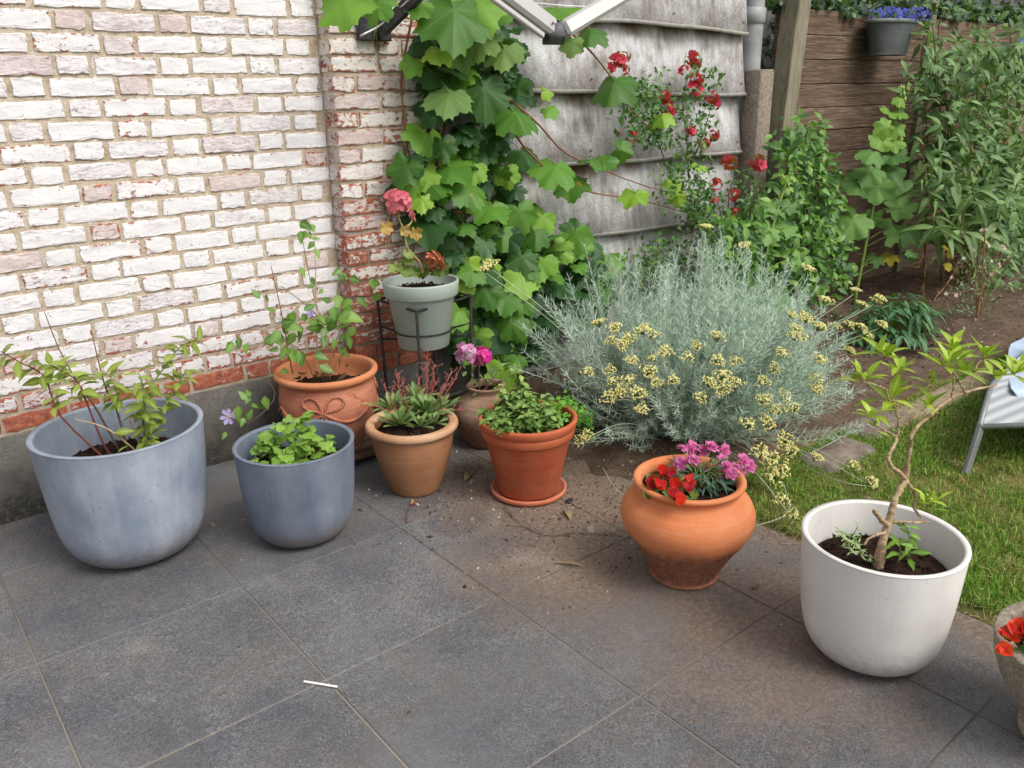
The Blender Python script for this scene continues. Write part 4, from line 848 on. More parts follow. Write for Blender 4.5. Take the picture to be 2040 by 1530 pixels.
# --- mint and parsley
LMm = leaf_mat('mint leaf', [(96, 130, 60), (126, 160, 78), (154, 182, 100)], .5, .2, vein=(156, 176, 116)); ML = [tmesh('leaf', t, LMm) for t in [blade(.82, 6, .2, .2, .45), blade(.86, 6, .35, .3, .45), blade(.78, 6, .1, .4, .45)]]
c = (1.982, -1.112); mi = empty('potted_mint', (c[0], c[1], .28), 'clump of small leaved mint in the red terracotta pot', 'herb'); b = MB(); LP, LT, LN = [], [], []
for k in range(74):
    a = RNG.uniform(0, 6.28); q = .145*math.sqrt(RNG.random()); p0 = np.array([c[0]-.02+q*math.cos(a), c[1]+.01+q*math.sin(a), .285]); h = RNG.uniform(.05, .095)+(.03 if q < .07 else 0)
    if k < 6: p0 = np.array([c[0]+[-.03, .0, .04, .03, -.06, .02][k], c[1]+.05+.02*(k % 3), .285]); h = [.13, .17, .2, .14, .16, .22][k]
    P = smooth_path([p0, p0+np.array([RNG.normal(0, .012), RNG.normal(0, .012), h*.6]), p0+np.array([RNG.normal(0, .02), RNG.normal(0, .02), h])], 7); b.add(*tubes(P, .0013, 4))
    nn = 5 if h < .12 else 9
    q2, t2 = along(P, np.repeat(np.linspace(.3, 1, nn), 2)[:nn*2]); a2 = np.arange(nn*2)*math.pi+np.repeat(np.arange(nn), 2)*1.57; d2 = np.stack([np.cos(a2), np.sin(a2), np.full(nn*2, .15)], 1)
    LP.append(q2); LT.append(nrm(d2+RNG.normal(0, .15, d2.shape))); LN.append(nrm(UPV+RNG.normal(0, .3, d2.shape)))
b.build('stems', GREENST, mi); LP, LT, LN = map(np.concatenate, (LP, LT, LN)); sel = np.argsort(-LP[:, 2])[:250]; leaf_objs('leaf', ML, mi, LP[sel], LT[sel], LN[sel], RNG.uniform(.026, .04, 250))
rs = np.argsort(-LP[:, 2])[250:]; b = MB(); leaf_mass(b, [blade(.72, 5, .2, .2, .45), blade(.7, 5, .3, .3, .45)], LP[rs], LT[rs], LN[rs], RNG.uniform(.026, .04, len(rs))); tag(b.build('inner_leaves', leaf_mat('mint leaf inner', [(90, 122, 58), (132, 164, 84)], .5, .2, True), mi), kind='stuff')
pa = empty('potted_parsley', (2.08, -1.16, .28), 'bright green parsley at the right rim of the mint pot', 'herb'); TRI = [lobed([(0, 1, .35), (.8, .85, .35), (-.8, .85, .35)], 18, .08, .3, .08, 24, .2, s) for s in range(3)]; PM = leaf_mat('parsley leaf', [(84, 148, 40), (108, 176, 52), (134, 194, 76)], .5, .25, True)
b = MB(); n = 190; p0 = PY(1125, 822, -1.13); pos = p0+RNG.normal(0, 1, (n, 3))*np.array([.045, .045, .024]); pos = np.concatenate([pos, PY(1165, 835, -1.15)+RNG.normal(0, 1, (30, 3))*np.array([.02, .02, .022]), PY(1175, 858, -1.18)+RNG.normal(0, 1, (20, 3))*np.array([.012, .012, .02])]); n = len(pos)
leaf_mass(b, TRI, pos, rdir(n, (0, 0, .3), .6), rdir(n, (-.2, -.5, .9), .5), RNG.uniform(.014, .022, n)); tag(b.build('leaves', PM, pa), kind='stuff'); b = MB(); i = RNG.integers(n, size=40); b.add(*tubes(np.stack([np.repeat(np.array([[2.06, -1.13, .285]]), 40, 0)+RNG.normal(0, .02, (40, 3))*np.array([1, 1, 0]), pos[i]], 1), .0009, 4)); tag(b.build('stalks', GREENST, pa), kind='stuff')
# --- red begonias and pink carnations in the urn
uc = np.array([1.985, -1.911]); RED = leaf_mat('scarlet petal', [(190, 18, 20), (214, 32, 26), (226, 58, 34)], .45, .3); REDK = leaf_mat('crimson petal', [(170, 16, 40), (196, 30, 56)], .45, .3); PINK = leaf_mat('orchid pink petal', [(204, 66, 148), (222, 108, 174), (234, 150, 200)], .55, .3, True)
BGL = [tmesh('leaf', lobed([(0, 1, 1.0), (1.2, .95, 1.0), (-1.2, .95, 1.0), (2.2, .8, .8), (-2.2, .8, .8)], 16, .03, -.25, .05, 28, .35, s), leaf_mat('waxy begonia leaf', [(66, 96, 40), (92, 122, 50), (120, 132, 62)], .3, .15)) for s in range(2)]
be = empty('potted_begonia', (uc[0]-.06, uc[1]-.02, .3), 'scarlet begonias with round leaves on the left of the orange urn', 'flower')
bpts = [(1318, 938), (1335, 946), (1305, 955), (1345, 965), (1368, 972), (1340, 985), (1310, 968), (1352, 995), (1372, 960), (1298, 962)]
n = 46; q = RNG.uniform([1288, 948], [1385, 996], (n, 2)); leaf_objs('leaf', BGL, be, [PZ(x, y, .335+RNG.uniform(-.02, .012)) for x, y in q], rdir(n, (0, 0, .1), .7), rdir(n, (-.15, -.4, .9), .35), RNG.uniform(.012, .02, n))
def beg_flower(mat, seed):
    rg = np.random.default_rng(seed); b = MB(); tt = lobed([(0, 1, 1.2), (1.0, .9, 1.0), (-1.0, .9, 1.0)], 10, .02, -.3, .08, 18, .3, seed)
    for k in range(4): a = k*math.pi/2+rg.normal(0, .15); M = frame(np.array([math.cos(a), math.sin(a), .35]), np.array([-math.cos(a)*.4, -math.sin(a)*.4, 1]))*(1.0 if k % 2 else .7); b.add(tt[0]@M.T, tt[1], tt[2])
    return b.mesh('flower', mat)
BF = [beg_flower(RED, 1), beg_flower(RED, 2), beg_flower(REDK, 3)]
leaf_objs('flower', BF, be, [PZ(x, y, .355+RNG.uniform(0, .01)) for x, y in bpts], rdir(len(bpts), (1, 0, 0), .5), rdir(len(bpts), (-.3, -.6, .7), .25), RNG.uniform(.022, .031, len(bpts)))
di = empty('potted_carnation', (uc[0]+.05, uc[1], .3), 'pink carnations with blue green leaves on the right of the orange urn', 'flower')
DIL = [blade(.2, 5, .4, cu, .5) for cu in (.2, .5, .0)]; DM = [tmesh('leaf', t, leaf_mat('blue green carnation leaf', [(52, 80, 62), (74, 104, 80), (96, 124, 98)], .5, .15)) for t in DIL]
fpx = [(1357, 893), (1378, 893), (1400, 897), (1418, 890), (1443, 898), (1383, 915), (1357, 923), (1440, 918), (1447, 930), (1458, 942), (1470, 945), (1482, 917), (1493, 928), (1430, 953), (1430, 968), (1413, 937), (1462, 935)]
n = 170; a = RNG.uniform(0, 6.28, n); q = .10*np.sqrt(RNG.random(n)); lp = np.stack([uc[0]+.055+q*np.cos(a)*.85, uc[1]+.0+q*np.sin(a)*.9, .31+RNG.uniform(0, .06, n)], 1); leaf_objs('leaf', DM, di, lp, nrm(np.stack([np.cos(a), np.sin(a), np.full(n, .7)], 1)+RNG.normal(0, .3, (n, 3))), rdir(n, (0, -.2, 1), .4), RNG.uniform(.03, .055, n))
def carn(seed):
    rg = np.random.default_rng(seed); b = MB(); t = lobed([(0, 1, .8), (.5, .85, .5), (-.5, .85, .5)], 30, .10, .1, .12, 24, .12, seed)
    for ring, (n, cup, s) in enumerate(((6, .12, 1.0), (5, .5, .8), (4, 1.1, .6), (3, 2.2, .45))):
        for k in range(n): a = 2*math.pi*k/n+ring*.5+rg.normal(0, .15); M = frame(np.array([math.cos(a), math.sin(a), cup]), np.array([-math.cos(a)*cup, -math.sin(a)*cup, 1]))*s; b.add(t[0]@M.T+np.array([0, 0, .02*ring]), t[1], t[2])
    return b.mesh('flower', PINK)
CF = [carn(k) for k in range(3)]; fpos = [PY(x, y, uc[1]+RNG.uniform(-.06, .05)-(.05 if y > 940 else 0)+(.05 if y < 900 else 0)) for x, y in fpx]
leaf_objs('flower', CF, di, fpos, rdir(len(fpx), (1, 0, 0), .6), rdir(len(fpx), (-.3, -.7, .8), .35), RNG.uniform(.022, .029, len(fpx)))
for p in fpos: b = MB(); b.add(*tubes(smooth_path([np.array([uc[0]+.05, uc[1], .31])+RNG.normal(0, .02, 3)*np.array([1, 1, 0]), (p+np.array([uc[0]+.05, uc[1], .31]))/2+np.array([0, 0, .015]), p], 7), .0013, 5)); b.build('stem', GREENST, di)
# --- crooked little tree in the white tub
wt = empty('potted_bonsai_tree', (2.05, -2.52, .27), 'crooked bare stemmed little evergreen growing in the white tub', 'tree'); Yw = -2.52
T0 = PY(1750, 1132, Yw); tr = [PY(1750, 1136, Yw), PY(1757, 1085, Yw), PY(1772, 1035, Yw), PY(1785, 990, Yw), PY(1806, 955, Yw)]
brs = [(tr, .012, .0075, 'trunk'), ([tr[-1], PY(1812, 900, Yw), PY(1820, 860, Yw), PY(1850, 830, Yw), PY(1900, 790, Yw), PY(1950, 775, Yw), PY(1985, 768, Yw)], .0065, .0025, 'branch'), ([tr[-1], PY(1770, 918, Yw+.02), PY(1785, 880, Yw+.03), PY(1790, 840, Yw+.04), PY(1785, 800, Yw+.05)], .006, .002, 'branch'),
       ([tr[-1], PY(1822, 985, Yw-.02), PY(1820, 1010, Yw-.02), PY(1835, 1030, Yw-.03)], .004, .003, 'branch'), ([PY(1772, 1040, Yw), PY(1805, 1040, Yw-.03), PY(1852, 1040, Yw-.05)], .0045, .003, 'branch'), ([PY(1770, 1050, Yw), PY(1752, 1030, Yw-.01), PY(1742, 1018, Yw-.02)], .007, .005, 'branch'),
       ([PY(1765, 1060, Yw), PY(1735, 1070, Yw), PY(1722, 1085, Yw)], .004, .002, 'branch'), ([PY(1895, 795, Yw), PY(1900, 760, Yw), PY(1895, 730, Yw)], .003, .0015, 'branch'), ([PY(1925, 785, Yw), PY(1905, 750, Yw-.03), PY(1890, 725, Yw-.04)], .003, .0015, 'branch'), ([PY(1930, 783, Yw), PY(1945, 730, Yw), PY(1965, 715, Yw)], .0028, .0015, 'branch'), ([PY(1783, 870, Yw+.03), PY(1750, 850, Yw+.04), PY(1738, 835, Yw+.04)], .003, .0015, 'branch'), ([PY(1790, 850, Yw+.03), PY(1830, 825, Yw), PY(1845, 810, Yw)], .003, .0012, 'branch'), ([PY(1788, 830, Yw+.04), PY(1770, 780, Yw+.05), PY(1720, 760, Yw+.05)], .003, .0015, 'branch')]
m = NM('ringed pale bark'); p = m.pos(); q1 = m.noise(45, 6, .7); q2 = m.noise(1.0, 4, .6, m.scale(p, (40, 40, 240))); KBARK = m.pbr(m.ramp(m.math('ADD', m.math('MULTIPLY', q1, .5), m.math('MULTIPLY', q2, .5)), [(.35, S(112, 92, 70)), (.5, S(166, 142, 112)), (.66, S(204, 184, 154))]), .85, m.bump(m.math('ADD', q1, q2), .003), .15)
for pts, r0, r1, nm in brs:
    nn = 34; P = smooth_path(pts, nn); rr = np.linspace(r0, r1, nn)*(1+.16*np.abs(RNG.normal(0, 1, nn))*(RNG.random(nn) < .35)+RNG.normal(0, .05, nn)); b = MB(); b.add(*tubes(P+RNG.normal(0, .0009, P.shape), rr, 9)); b.build(nm, KBARK, wt)
LM9 = leaf_mat('glossy yellow green leaf', [(124, 154, 34), (156, 186, 46), (188, 206, 70)], .32, .3, vein=(186, 204, 110)); L9 = [tmesh('leaf', t, LM9) for t in [blade(w, 6, f, cu, .55) for w, f, cu in ((.33, .35, .1), (.38, .3, .25), (.30, .5, .0), (.36, .25, .4))]]
for x, y, n, L, d in [(1715, 755, 9, .072, .05), (1760, 710, 8, .075, .05), (1792, 740, 9, .07, .05), (1775, 795, 10, .08, .05), (1740, 830, 7, .06, .04), (1740, 848, 5, .05, .04), (1845, 808, 9, .06, 0), (1855, 760, 7, .055, .0), (1890, 728, 13, .08, -.03), (1900, 700, 10, .075, 0), (1960, 712, 10, .08, 0), (1920, 745, 9, .07, .02), (1985, 752, 9, .07, 0), (2020, 745, 10, .075, -.01), (2040, 735, 8, .07, 0), (1862, 1005, 9, .05, -.05), (1848, 998, 6, .045, -.05), (1780, 830, 3, .035, .05)]:
    c0 = PY(x, y, Yw+d); a = np.arange(n)*2.4+RNG.uniform(0, 6); el = np.linspace(.1, 1.25, n); tip = np.stack([np.cos(a)*np.cos(el), np.sin(a)*np.cos(el), np.sin(el)], 1); leaf_objs('leaf', L9, wt, c0+RNG.normal(0, .006, (n, 3)), tip+RNG.normal(0, .1, tip.shape), np.stack([-np.cos(a)*np.sin(el), -np.sin(a)*np.sin(el), np.cos(el)+.1], 1), L*.95*RNG.uniform(.75, 1.1, n))
we = empty('potted_weed', (2.1, -2.55, .27), 'toothed bright green weed beside the trunk in the white tub', 'weed'); Yq = -2.56
WL = [tmesh('leaf', blade(.34, 6, .3, .3, .5, 0, .3), leaf_mat('weed leaf', [(92, 138, 44), (124, 166, 60)], .5, .3, vein=(150, 180, 90)))]
for x0, y0, x1, y1, n in [(1810, 1128, 1808, 1050, 14), (1790, 1120, 1790, 1075, 5)]:
    P = smooth_path([PY(x0, y0, Yq), PY((x0+x1)/2+4, (y0+y1)/2, Yq), PY(x1, y1, Yq)], 8); stems_of(we, [P], .002, .0012, GREENST, n=8); place_leaves(we, WL, P, .1, 1, n, .05, .8, .5, .5)
la = empty('potted_lavender', (2.0, -2.5, .27), 'small pale grey green herb beside the trunk in the white tub', 'herb'); LAM = [tmesh('leaf', blade(.26, 4, .3, .1, .5), leaf_mat('pale felted leaf', [(142, 164, 110), (166, 186, 134)], .7, .15))]
for x0, y0, n in [(1690, 1095, 6), (1700, 1080, 6), (1710, 1100, 5), (1680, 1075, 4), (1735, 1125, 4)]:
    P = smooth_path([PY(x0+6, y0+8, -2.5), PY(x0, y0-12, -2.5), PY(x0+RNG.normal(0, 6), y0-32 if n > 4 else y0-18, -2.5)], 6); stems_of(la, [P], .0015, .001, GREENST, n=6); place_leaves(la, LAM, P, .05, 1, 14, .022, .8, .5, .4)
# --- begonias in the stone bowl
bb = empty('bowl_begonia', (bc[0]-.1, bc[1], .25), 'red begonias spilling over the stone bowl at the right edge', 'flower')
fp = [PY(2010, 1270, bc[1]+.06), PY(2002, 1296, bc[1]+.04), PY(2034, 1255, bc[1]+.05), PY(2058, 1262, bc[1]+.03), PY(2070, 1290, bc[1])]; leaf_objs('flower', BF[:2], bb, fp, rdir(5, (1, 0, 0), .5), rdir(5, (-.5, -.2, .9), .2), [.028, .02, .03, .03, .03])
n = 34; q = np.stack([bc[0]+RNG.uniform(-.16, .14, n), bc[1]+RNG.uniform(-.13, .13, n), .27+RNG.uniform(0, .04, n)], 1); leaf_objs('leaf', BGL, bb, q, rdir(n, (0, 0, .1), .7), rdir(n, (-.2, -.3, .9), .35), RNG.uniform(.018, .03, n))

# ================================================================== GRAPE VINE
VL = [lobed([(0, 1, .80), (.92, .90, .80), (-.92, .90, .80), (1.9, .74, .85), (-1.9, .74, .85)], 24, .065, cu, rp, 72, .2, s, fo, .52) for s, (cu, rp, fo) in enumerate([(.16, .04, 0.05), (.26, .05, .12), (.05, .06, .08), (.28, .04, .3), (.16, .06, .18), (.3, .04, .55)])]
VMd = leaf_mat('vine leaf', [(48, 88, 34), (76, 122, 42), (94, 142, 50), (112, 158, 56), (138, 178, 64)], .5, .3, vein=(140, 172, 90), edgebrown=(150, 128, 60)); VMy = leaf_mat('young vine leaf', [(124, 164, 54), (154, 186, 66)], .5, .25, vein=(146, 176, 92)); VMk = leaf_mat('deep green vine leaf', [(38, 72, 36), (54, 94, 44)], .48, .22, vein=(70, 106, 58)); VMu = leaf_mat('pale vine leaf underside', [(98, 128, 66), (118, 144, 76)], .6, .25, vein=(150, 170, 110))
VS = {k: [tmesh('leaf', t, mt) for t in VL] for k, mt in (('m', VMd), ('y', VMy), ('k', VMk), ('u', VMu))}
vine = empty('grape_vine', (2.35, -.14, 0), 'grape vine with large toothed leaves climbing the corner beside the brick wall', 'vine')
BARK = stem_mat('shredding vine bark', (58, 44, 36), (104, 82, 66)); CANE = stem_mat('red brown vine cane', (112, 66, 48), (150, 104, 74))
stems_of(vine, [[PY(905, 700, -.13), PY(898, 560, -.15), PY(880, 430, -.14), PY(868, 340, -.14), PY(888, 260, -.15), PY(900, 120, -.2), PY(880, -40, -.2)]], .022, .012, BARK, 'trunk', 9, 24)
stems_of(vine, [[PY(835, -30, -.2), PY(803, 130, -.16), PY(802, 210, -.16), PY(815, 310, -.16), PY(840, 360, -.16)], [PY(885, 330, -.14), PY(850, 380, -.2), PY(840, 300, -.2)], [PY(900, 150, -.2), PY(1000, 190, -.25), PY(1070, 245, -.25), PY(1120, 300, -.22), PY(1180, 330, -.2), PY(1300, 375, -.2), PY(1420, 400, -.25)],
    [PY(1000, 210, -.25), PY(1050, 300, -.22), PY(1150, 375, -.2), PY(1280, 400, -.18), PY(1390, 430, -.2)], [PY(1000, -20, -.3), PY(1130, 60, -.3), PY(1200, 130, -.28), PY(1260, 220, -.25), PY(1300, 260, -.22)], [PY(900, 420, -.15), PY(1000, 440, -.2), PY(1100, 480, -.25), PY(1200, 530, -.25)], [PY(905, 560, -.15), PY(960, 580, -.3), PY(1010, 620, -.35)]], .006, .0025, CANE, 'cane', 6, 18)
big_l = [(686, 8, 112, 285, 'm', -.45), (905, 35, 140, 268, 'm', -.42), (950, 20, 110, 300, 'm', -.4), (872, 103, 58, 262, 'y', -.36), (820, 132, 46, 250, 'm', -.25), (858, 150, 75, 262, 'k', -.22), (957, 85, 75, 265, 'u', -.35), (1003, 105, 80, 268, 'u', -.33), (893, 195, 92, 262, 'u', -.38), (965, 190, 100, 275, 'm', -.33), (1030, 230, 88, 285, 'm', -.32), (847, 275, 76, 235, 'm', -.25), (960, 268, 58, 265, 'k', -.18), (932, 296, 42, 268, 'm', -.2), (977, 322, 60, 290, 'k', -.18), (805, 340, 70, 245, 'm', -.27), (905, 338, 80, 315, 'm', -.27), (932, 378, 80, 300, 'm', -.3), (1104, 338, 90, 250, 'm', -.27), (1138, 372, 72, 280, 'm', -.2), (1221, 170, 88, 262, 'm', -.33), (1097, 222, 36, 300, 'm', -.25), (1090, 182, 32, 10, 'y', -.28), (1180, 318, 50, 60, 'm', -.25), (1210, 322, 46, 20, 'm', -.25), (1262, 392, 60, 255, 'y', -.27), (1046, 312, 62, 300, 'k', -.15), (852, 450, 105, 285, 'k', -.24), (974, 418, 84, 250, 'm', -.25), (1036, 432, 70, 290, 'm', -.25), (840, 402, 46, 270, 'y', -.3), (922, 450, 52, 265, 'm', -.3), (1176, 66, 66, 268, 'm', -.33), (1139, 90, 46, 262, 'u', -.3), (1115, 18, 95, 280, 'm', -.28), (1067, 472, 52, 270, 'm', -.3), (1149, 474, 62, 285, 'm', -.3), (1108, 470, 54, 270, 'm', -.3), (1001, 470, 60, 270, 'm', -.25), (785, 388, 60, 215, 'k', -.16),
    (933, 528, 48, 270, 'y', -.3), (926, 566, 42, 255, 'y', -.33), (968, 583, 70, 295, 'm', -.35), (909, 628, 64, 240, 'm', -.42), (961, 668, 100, 270, 'k', -.3), (1022, 650, 64, 300, 'm', -.4), (1075, 528, 72, 270, 'm', -.33), (1117, 566, 82, 285, 'k', -.3), (995, 548, 74, 290, 'k', -.25), (1151, 587, 80, 300, 'k', -.3), (1002, 752, 78, 265, 'm', -.42), (1215, 530, 56, 310, 'm', -.32), (1190, 545, 60, 270, 'm', -.28), (870, 520, 40, 250, 'k', -.2), (1340, 372, 40, 30, 'y', -.25), (1350, 395, 34, 270, 'y', -.25), (1320, 235, 44, 280, 'y', -.28), (1395, 330, 36, 300, 'y', -.25), (1040, 560, 70, 280, 'm', -.34), (1010, 600, 66, 260, 'm', -.36), (1060, 600, 62, 280, 'k', -.3), (1080, 440, 60, 250, 'm', -.26), (1010, 350, 50, 280, 'm', -.22), (1390, 430, 30, 280, 'y', -.25), (1240, 300, 44, 340, 'm', -.26), (750, 12, 70, 250, 'm', -.42), (995, 20, 80, 285, 'm', -.37), (1040, 520, 64, 265, 'm', -.3), (835, 15, 54, 250, 'm', -.35), (1185, 590, 60, 290, 'm', -.32), (880, 380, 60, 280, 'm', -.22)]
def vleaf(x, y, px, ang, k, Y, flat=.0):
    p = PY(x, y, Y); s = px/pxm(p)/1.42; a = rad(ang); tip = RIGHT*math.cos(a)+UP*math.sin(a); nr = nrm(-_f*.9+UPV*.55+RNG.normal(0, .34, 3)); M = frame(tip+nr*-.2, nr)
    p = p-M[:, 1]*s*.2; o = bpy.data.objects.new('leaf', VS[k][RNG.integers(5 if k != 'u' else 6)]); COL.objects.link(o); o.parent = vine; o.matrix_local = mat4(M, p-org(vine), s); return p, M, s
stk = MB()
for q in big_l:
    p, M, s = vleaf(*q); e = p-M[:, 1]*s*.35+np.array([0, .08, .03]); stk.add(*tubes(smooth_path([p, (p+e)/2+np.array([0, 0, .01]), e], 5), .0018, 5))
vpoly = [(800, 60), (880, -20), (1010, -20), (1060, 200), (1010, 330), (1040, 400), (1100, 430), (1180, 470), (1235, 540), (1190, 620), (1090, 640), (1060, 700), (960, 720), (900, 650), (915, 520), (850, 470), (790, 390), (800, 330), (850, 250), (840, 150)]
wp = scatter(vpoly, 165, -.27, -.08)
for p in wp:
    s = RNG.uniform(.05, .115); a = rad(RNG.normal(272, 30)); tip = RIGHT*math.cos(a)+UP*math.sin(a); nr = nrm(-_f*.7+UPV*.5+RNG.normal(0, .35, 3)); o = bpy.data.objects.new('leaf', VS['k' if RNG.random() < .6 else 'm'][RNG.integers(5)]); COL.objects.link(o); o.parent = vine; o.matrix_local = mat4(frame(tip, nr), p-org(vine), s)
lpoly = [(900, 480), (1180, 480), (1230, 560), (1180, 640), (1080, 660), (1060, 720), (900, 710)]
for p in scatter(lpoly, 60, -.35, -.1):
    s = RNG.uniform(.065, .105); a = rad(RNG.normal(275, 30)); tip = RIGHT*math.cos(a)+UP*math.sin(a); nr = nrm(-_f*.7+UPV*.6+RNG.normal(0, .3, 3)); o = bpy.data.objects.new('leaf', VS['m' if RNG.random() < .6 else 'k'][RNG.integers(5)]); COL.objects.link(o); o.parent = vine; o.matrix_local = mat4(frame(tip, nr), p-org(vine), s)
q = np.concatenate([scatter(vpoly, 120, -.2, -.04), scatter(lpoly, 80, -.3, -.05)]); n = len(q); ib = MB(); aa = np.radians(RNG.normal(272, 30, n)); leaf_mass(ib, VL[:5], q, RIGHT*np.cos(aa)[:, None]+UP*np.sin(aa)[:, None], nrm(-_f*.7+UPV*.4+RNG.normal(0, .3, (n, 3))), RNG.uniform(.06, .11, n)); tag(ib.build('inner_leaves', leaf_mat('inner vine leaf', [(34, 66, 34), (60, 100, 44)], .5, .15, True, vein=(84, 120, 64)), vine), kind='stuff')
tag(stk.build('leaf_stalks', GREENST, vine), kind='stuff')
b = MB()
for x, y in [(815, 190), (1060, 150), (1130, 180), (1180, 250), (1350, 300), (1330, 450), (750, 40), (745, 60)]:
    p = PY(x, y, -.2); t = np.linspace(0, 1, 16); b.add(*tubes(p+np.stack([.02*np.sin(t*9)*t, .01*np.cos(t*7), -.09*t+.03*np.sin(t*6)], 1), .0008, 4))
tag(b.build('tendrils', GREENST, vine), kind='stuff')

# ================================================================== CLIMBING ROSE, SHRUBS, HOLLYHOCKS
ROSEL = leaf_mat('small rose leaf', [(46, 84, 40), (72, 114, 52), (100, 138, 64)], .45, .2, True); RT = [blade(.55, 4, .2, .15, .45), blade(.6, 4, .3, .25, .45)]
rose = empty('climbing_rose', (4.3, -.25, 0), 'climbing rose with clusters of small red flowers against the grey sheets', 'rose')
rl = [[PY(1440, 560, -.3), PY(1400, 450, -.25), PY(1350, 380, -.18), PY(1310, 280, -.12), PY(1280, 200, -.12), PY(1240, 130, -.14)], [PY(1430, 560, -.3), PY(1380, 420, -.22), PY(1370, 300, -.15), PY(1360, 200, -.14), PY(1380, 130, -.14)], [PY(1450, 560, -.3), PY(1450, 430, -.25), PY(1460, 360, -.22), PY(1500, 330, -.25)], [PY(1375, 330, -.15), PY(1400, 270, -.15), PY(1420, 200, -.16)], [PY(1340, 260, -.14), PY(1300, 230, -.14), PY(1250, 270, -.14)], [PY(1440, 560, -.3), PY(1440, 450, -.3), PY(1420, 370, -.3)]]
stems_of(rose, rl, .006, .002, stem_mat('rose stem', (66, 82, 44), (98, 92, 58)), 'stem')
pp = [scatter([(1240, 150), (1300, 130), (1360, 190), (1400, 170), (1420, 260), (1390, 340), (1320, 340), (1270, 280), (1235, 230)], 900, -.22, -.08, 40, 14), scatter([(1310, 330), (1400, 330), (1420, 400), (1400, 470), (1340, 450)], 500, -.3, -.1, 24, 16), scatter([(1400, 400), (1470, 350), (1520, 380), (1540, 480), (1500, 640), (1400, 600)], 900, -.5, -.2, 40, 18), scatter([(1390, 110), (1430, 130), (1420, 200), (1370, 190)], 120, -.2, -.1, 8, 10), scatter([(1260, 490), (1390, 480), (1420, 560), (1240, 580)], 500, -.35, -.1, 24, 18)]
pos = np.concatenate(pp); n = len(pos); b = MB(); leaf_mass(b, RT, pos, rdir(n, (0, -.3, -.2), .7), rdir(n, (-.4, -.6, .6), .5), RNG.uniform(.022, .042, n)); tag(b.build('foliage', ROSEL, rose), kind='stuff')
RR = leaf_mat('crimson rose petal', [(172, 16, 52), (200, 26, 66), (216, 52, 90)], .5, .3, True); RF = [flower_ball(.055, 9, .030, .9, RR, s, 'flower') for s in (11, 12, 13)]
for x, y, s in [(1225, 125, .9), (1240, 118, .9), (1215, 135, .7), (1243, 140, .6), (1380, 115, 1.0), (1385, 128, .7), (1362, 140, .7), (1383, 155, .9), (1395, 160, .6), (1385, 178, 1.0), (1420, 195, .9), (1424, 208, .9), (1323, 190, .8), (1325, 212, 1.0), (1335, 225, .7), (1258, 272, .7), (1375, 262, .7), (1402, 287, .8), (1421, 272, .8), (1451, 326, 1.1), (1507, 328, 1.2), (1425, 368, .8), (1464, 388, .9), (1423, 402, .6), (1463, 424, .7), (1232, 267, .3)]:
    o = bpy.data.objects.new('flower', RF[RNG.integers(3)]); COL.objects.link(o); o.parent = rose; p = PY(x, y, -.2 if y < 320 else -.38); o.location = Vector(p-org(rose)); o.rotation_euler = (rad(60)+RNG.normal(0, .3), RNG.normal(0, .4), RNG.normal(-.5, .5)); o.scale = [s*.85*RNG.uniform(.9, 1.1)]*3
# bushy shrub by the timber post
SHL = leaf_mat('shrub leaf', [(40, 76, 36), (66, 108, 46), (96, 142, 58), (130, 168, 76)], .42, .25, True); bush = empty('bushy_shrub', (5.0, -.4, 0), 'bushy green shrub in front of the leaning timber post', 'shrub')
sb_ = [[PY(1580, 640, -.4), PY(1570, 500, -.35), PY(1580, 350, -.3), PY(1592, 235, -.3)], [PY(1590, 640, -.4), PY(1610, 500, -.4), PY(1630, 380, -.35), PY(1640, 300, -.3)], [PY(1575, 640, -.4), PY(1550, 500, -.4), PY(1555, 380, -.35)], [PY(1585, 640, -.4), PY(1630, 560, -.5), PY(1660, 470, -.5)], [PY(1570, 640, -.4), PY(1500, 560, -.5), PY(1470, 480, -.5)]]
stems_of(bush, sb_, .009, .003, TWIG, 'stem')
pos = np.concatenate([scatter([(1575, 250), (1605, 250), (1650, 310), (1665, 400), (1650, 500), (1550, 500), (1540, 380), (1555, 290)], 1300, -.5, -.18, 60, 14), scatter([(1420, 440), (1660, 440), (1690, 540), (1640, 650), (1440, 640)], 1900, -.7, -.25, 90, 18)])
n = len(pos); b = MB(); leaf_mass(b, [blade(.5, 5, .2, .2, .42), blade(.55, 5, .3, .35, .42)], pos, rdir(n, (0, -.3, -.25), .6), rdir(n, (-.3, -.6, .7), .45), RNG.uniform(.045, .08, n)); tag(b.build('foliage', SHL, bush), kind='stuff')
# hollyhocks
HLK = [lobed([(0, 1, .75), (.95, .92, .7), (-.95, .92, .7), (1.9, .85, .75), (-1.9, .85, .75), (2.7, .75, .4), (-2.7, .75, .4)], 18, .04, cu, rp, 54, .35, s, fo) for s, (cu, rp, fo) in enumerate([(.15, .06, .05), (.3, .08, .1), (-.1, .07, 0), (.25, .05, .25)])]
HM = leaf_mat('hollyhock leaf', [(76, 116, 58), (98, 140, 68), (122, 162, 82)], .55, .22, vein=(126, 156, 96)); HMy = leaf_mat('light hollyhock leaf', [(118, 160, 64), (146, 184, 80)], .5, .3, vein=(150, 178, 104)); HMd = leaf_mat('yellow dying leaf', [(196, 176, 46), (214, 196, 70)], .6, .25, vein=(150, 120, 60))
HO = {'m': [tmesh('leaf', t, HM) for t in HLK], 'y': [tmesh('leaf', t, HMy) for t in HLK], 'd': [tmesh('leaf', t, HMd) for t in HLK]}
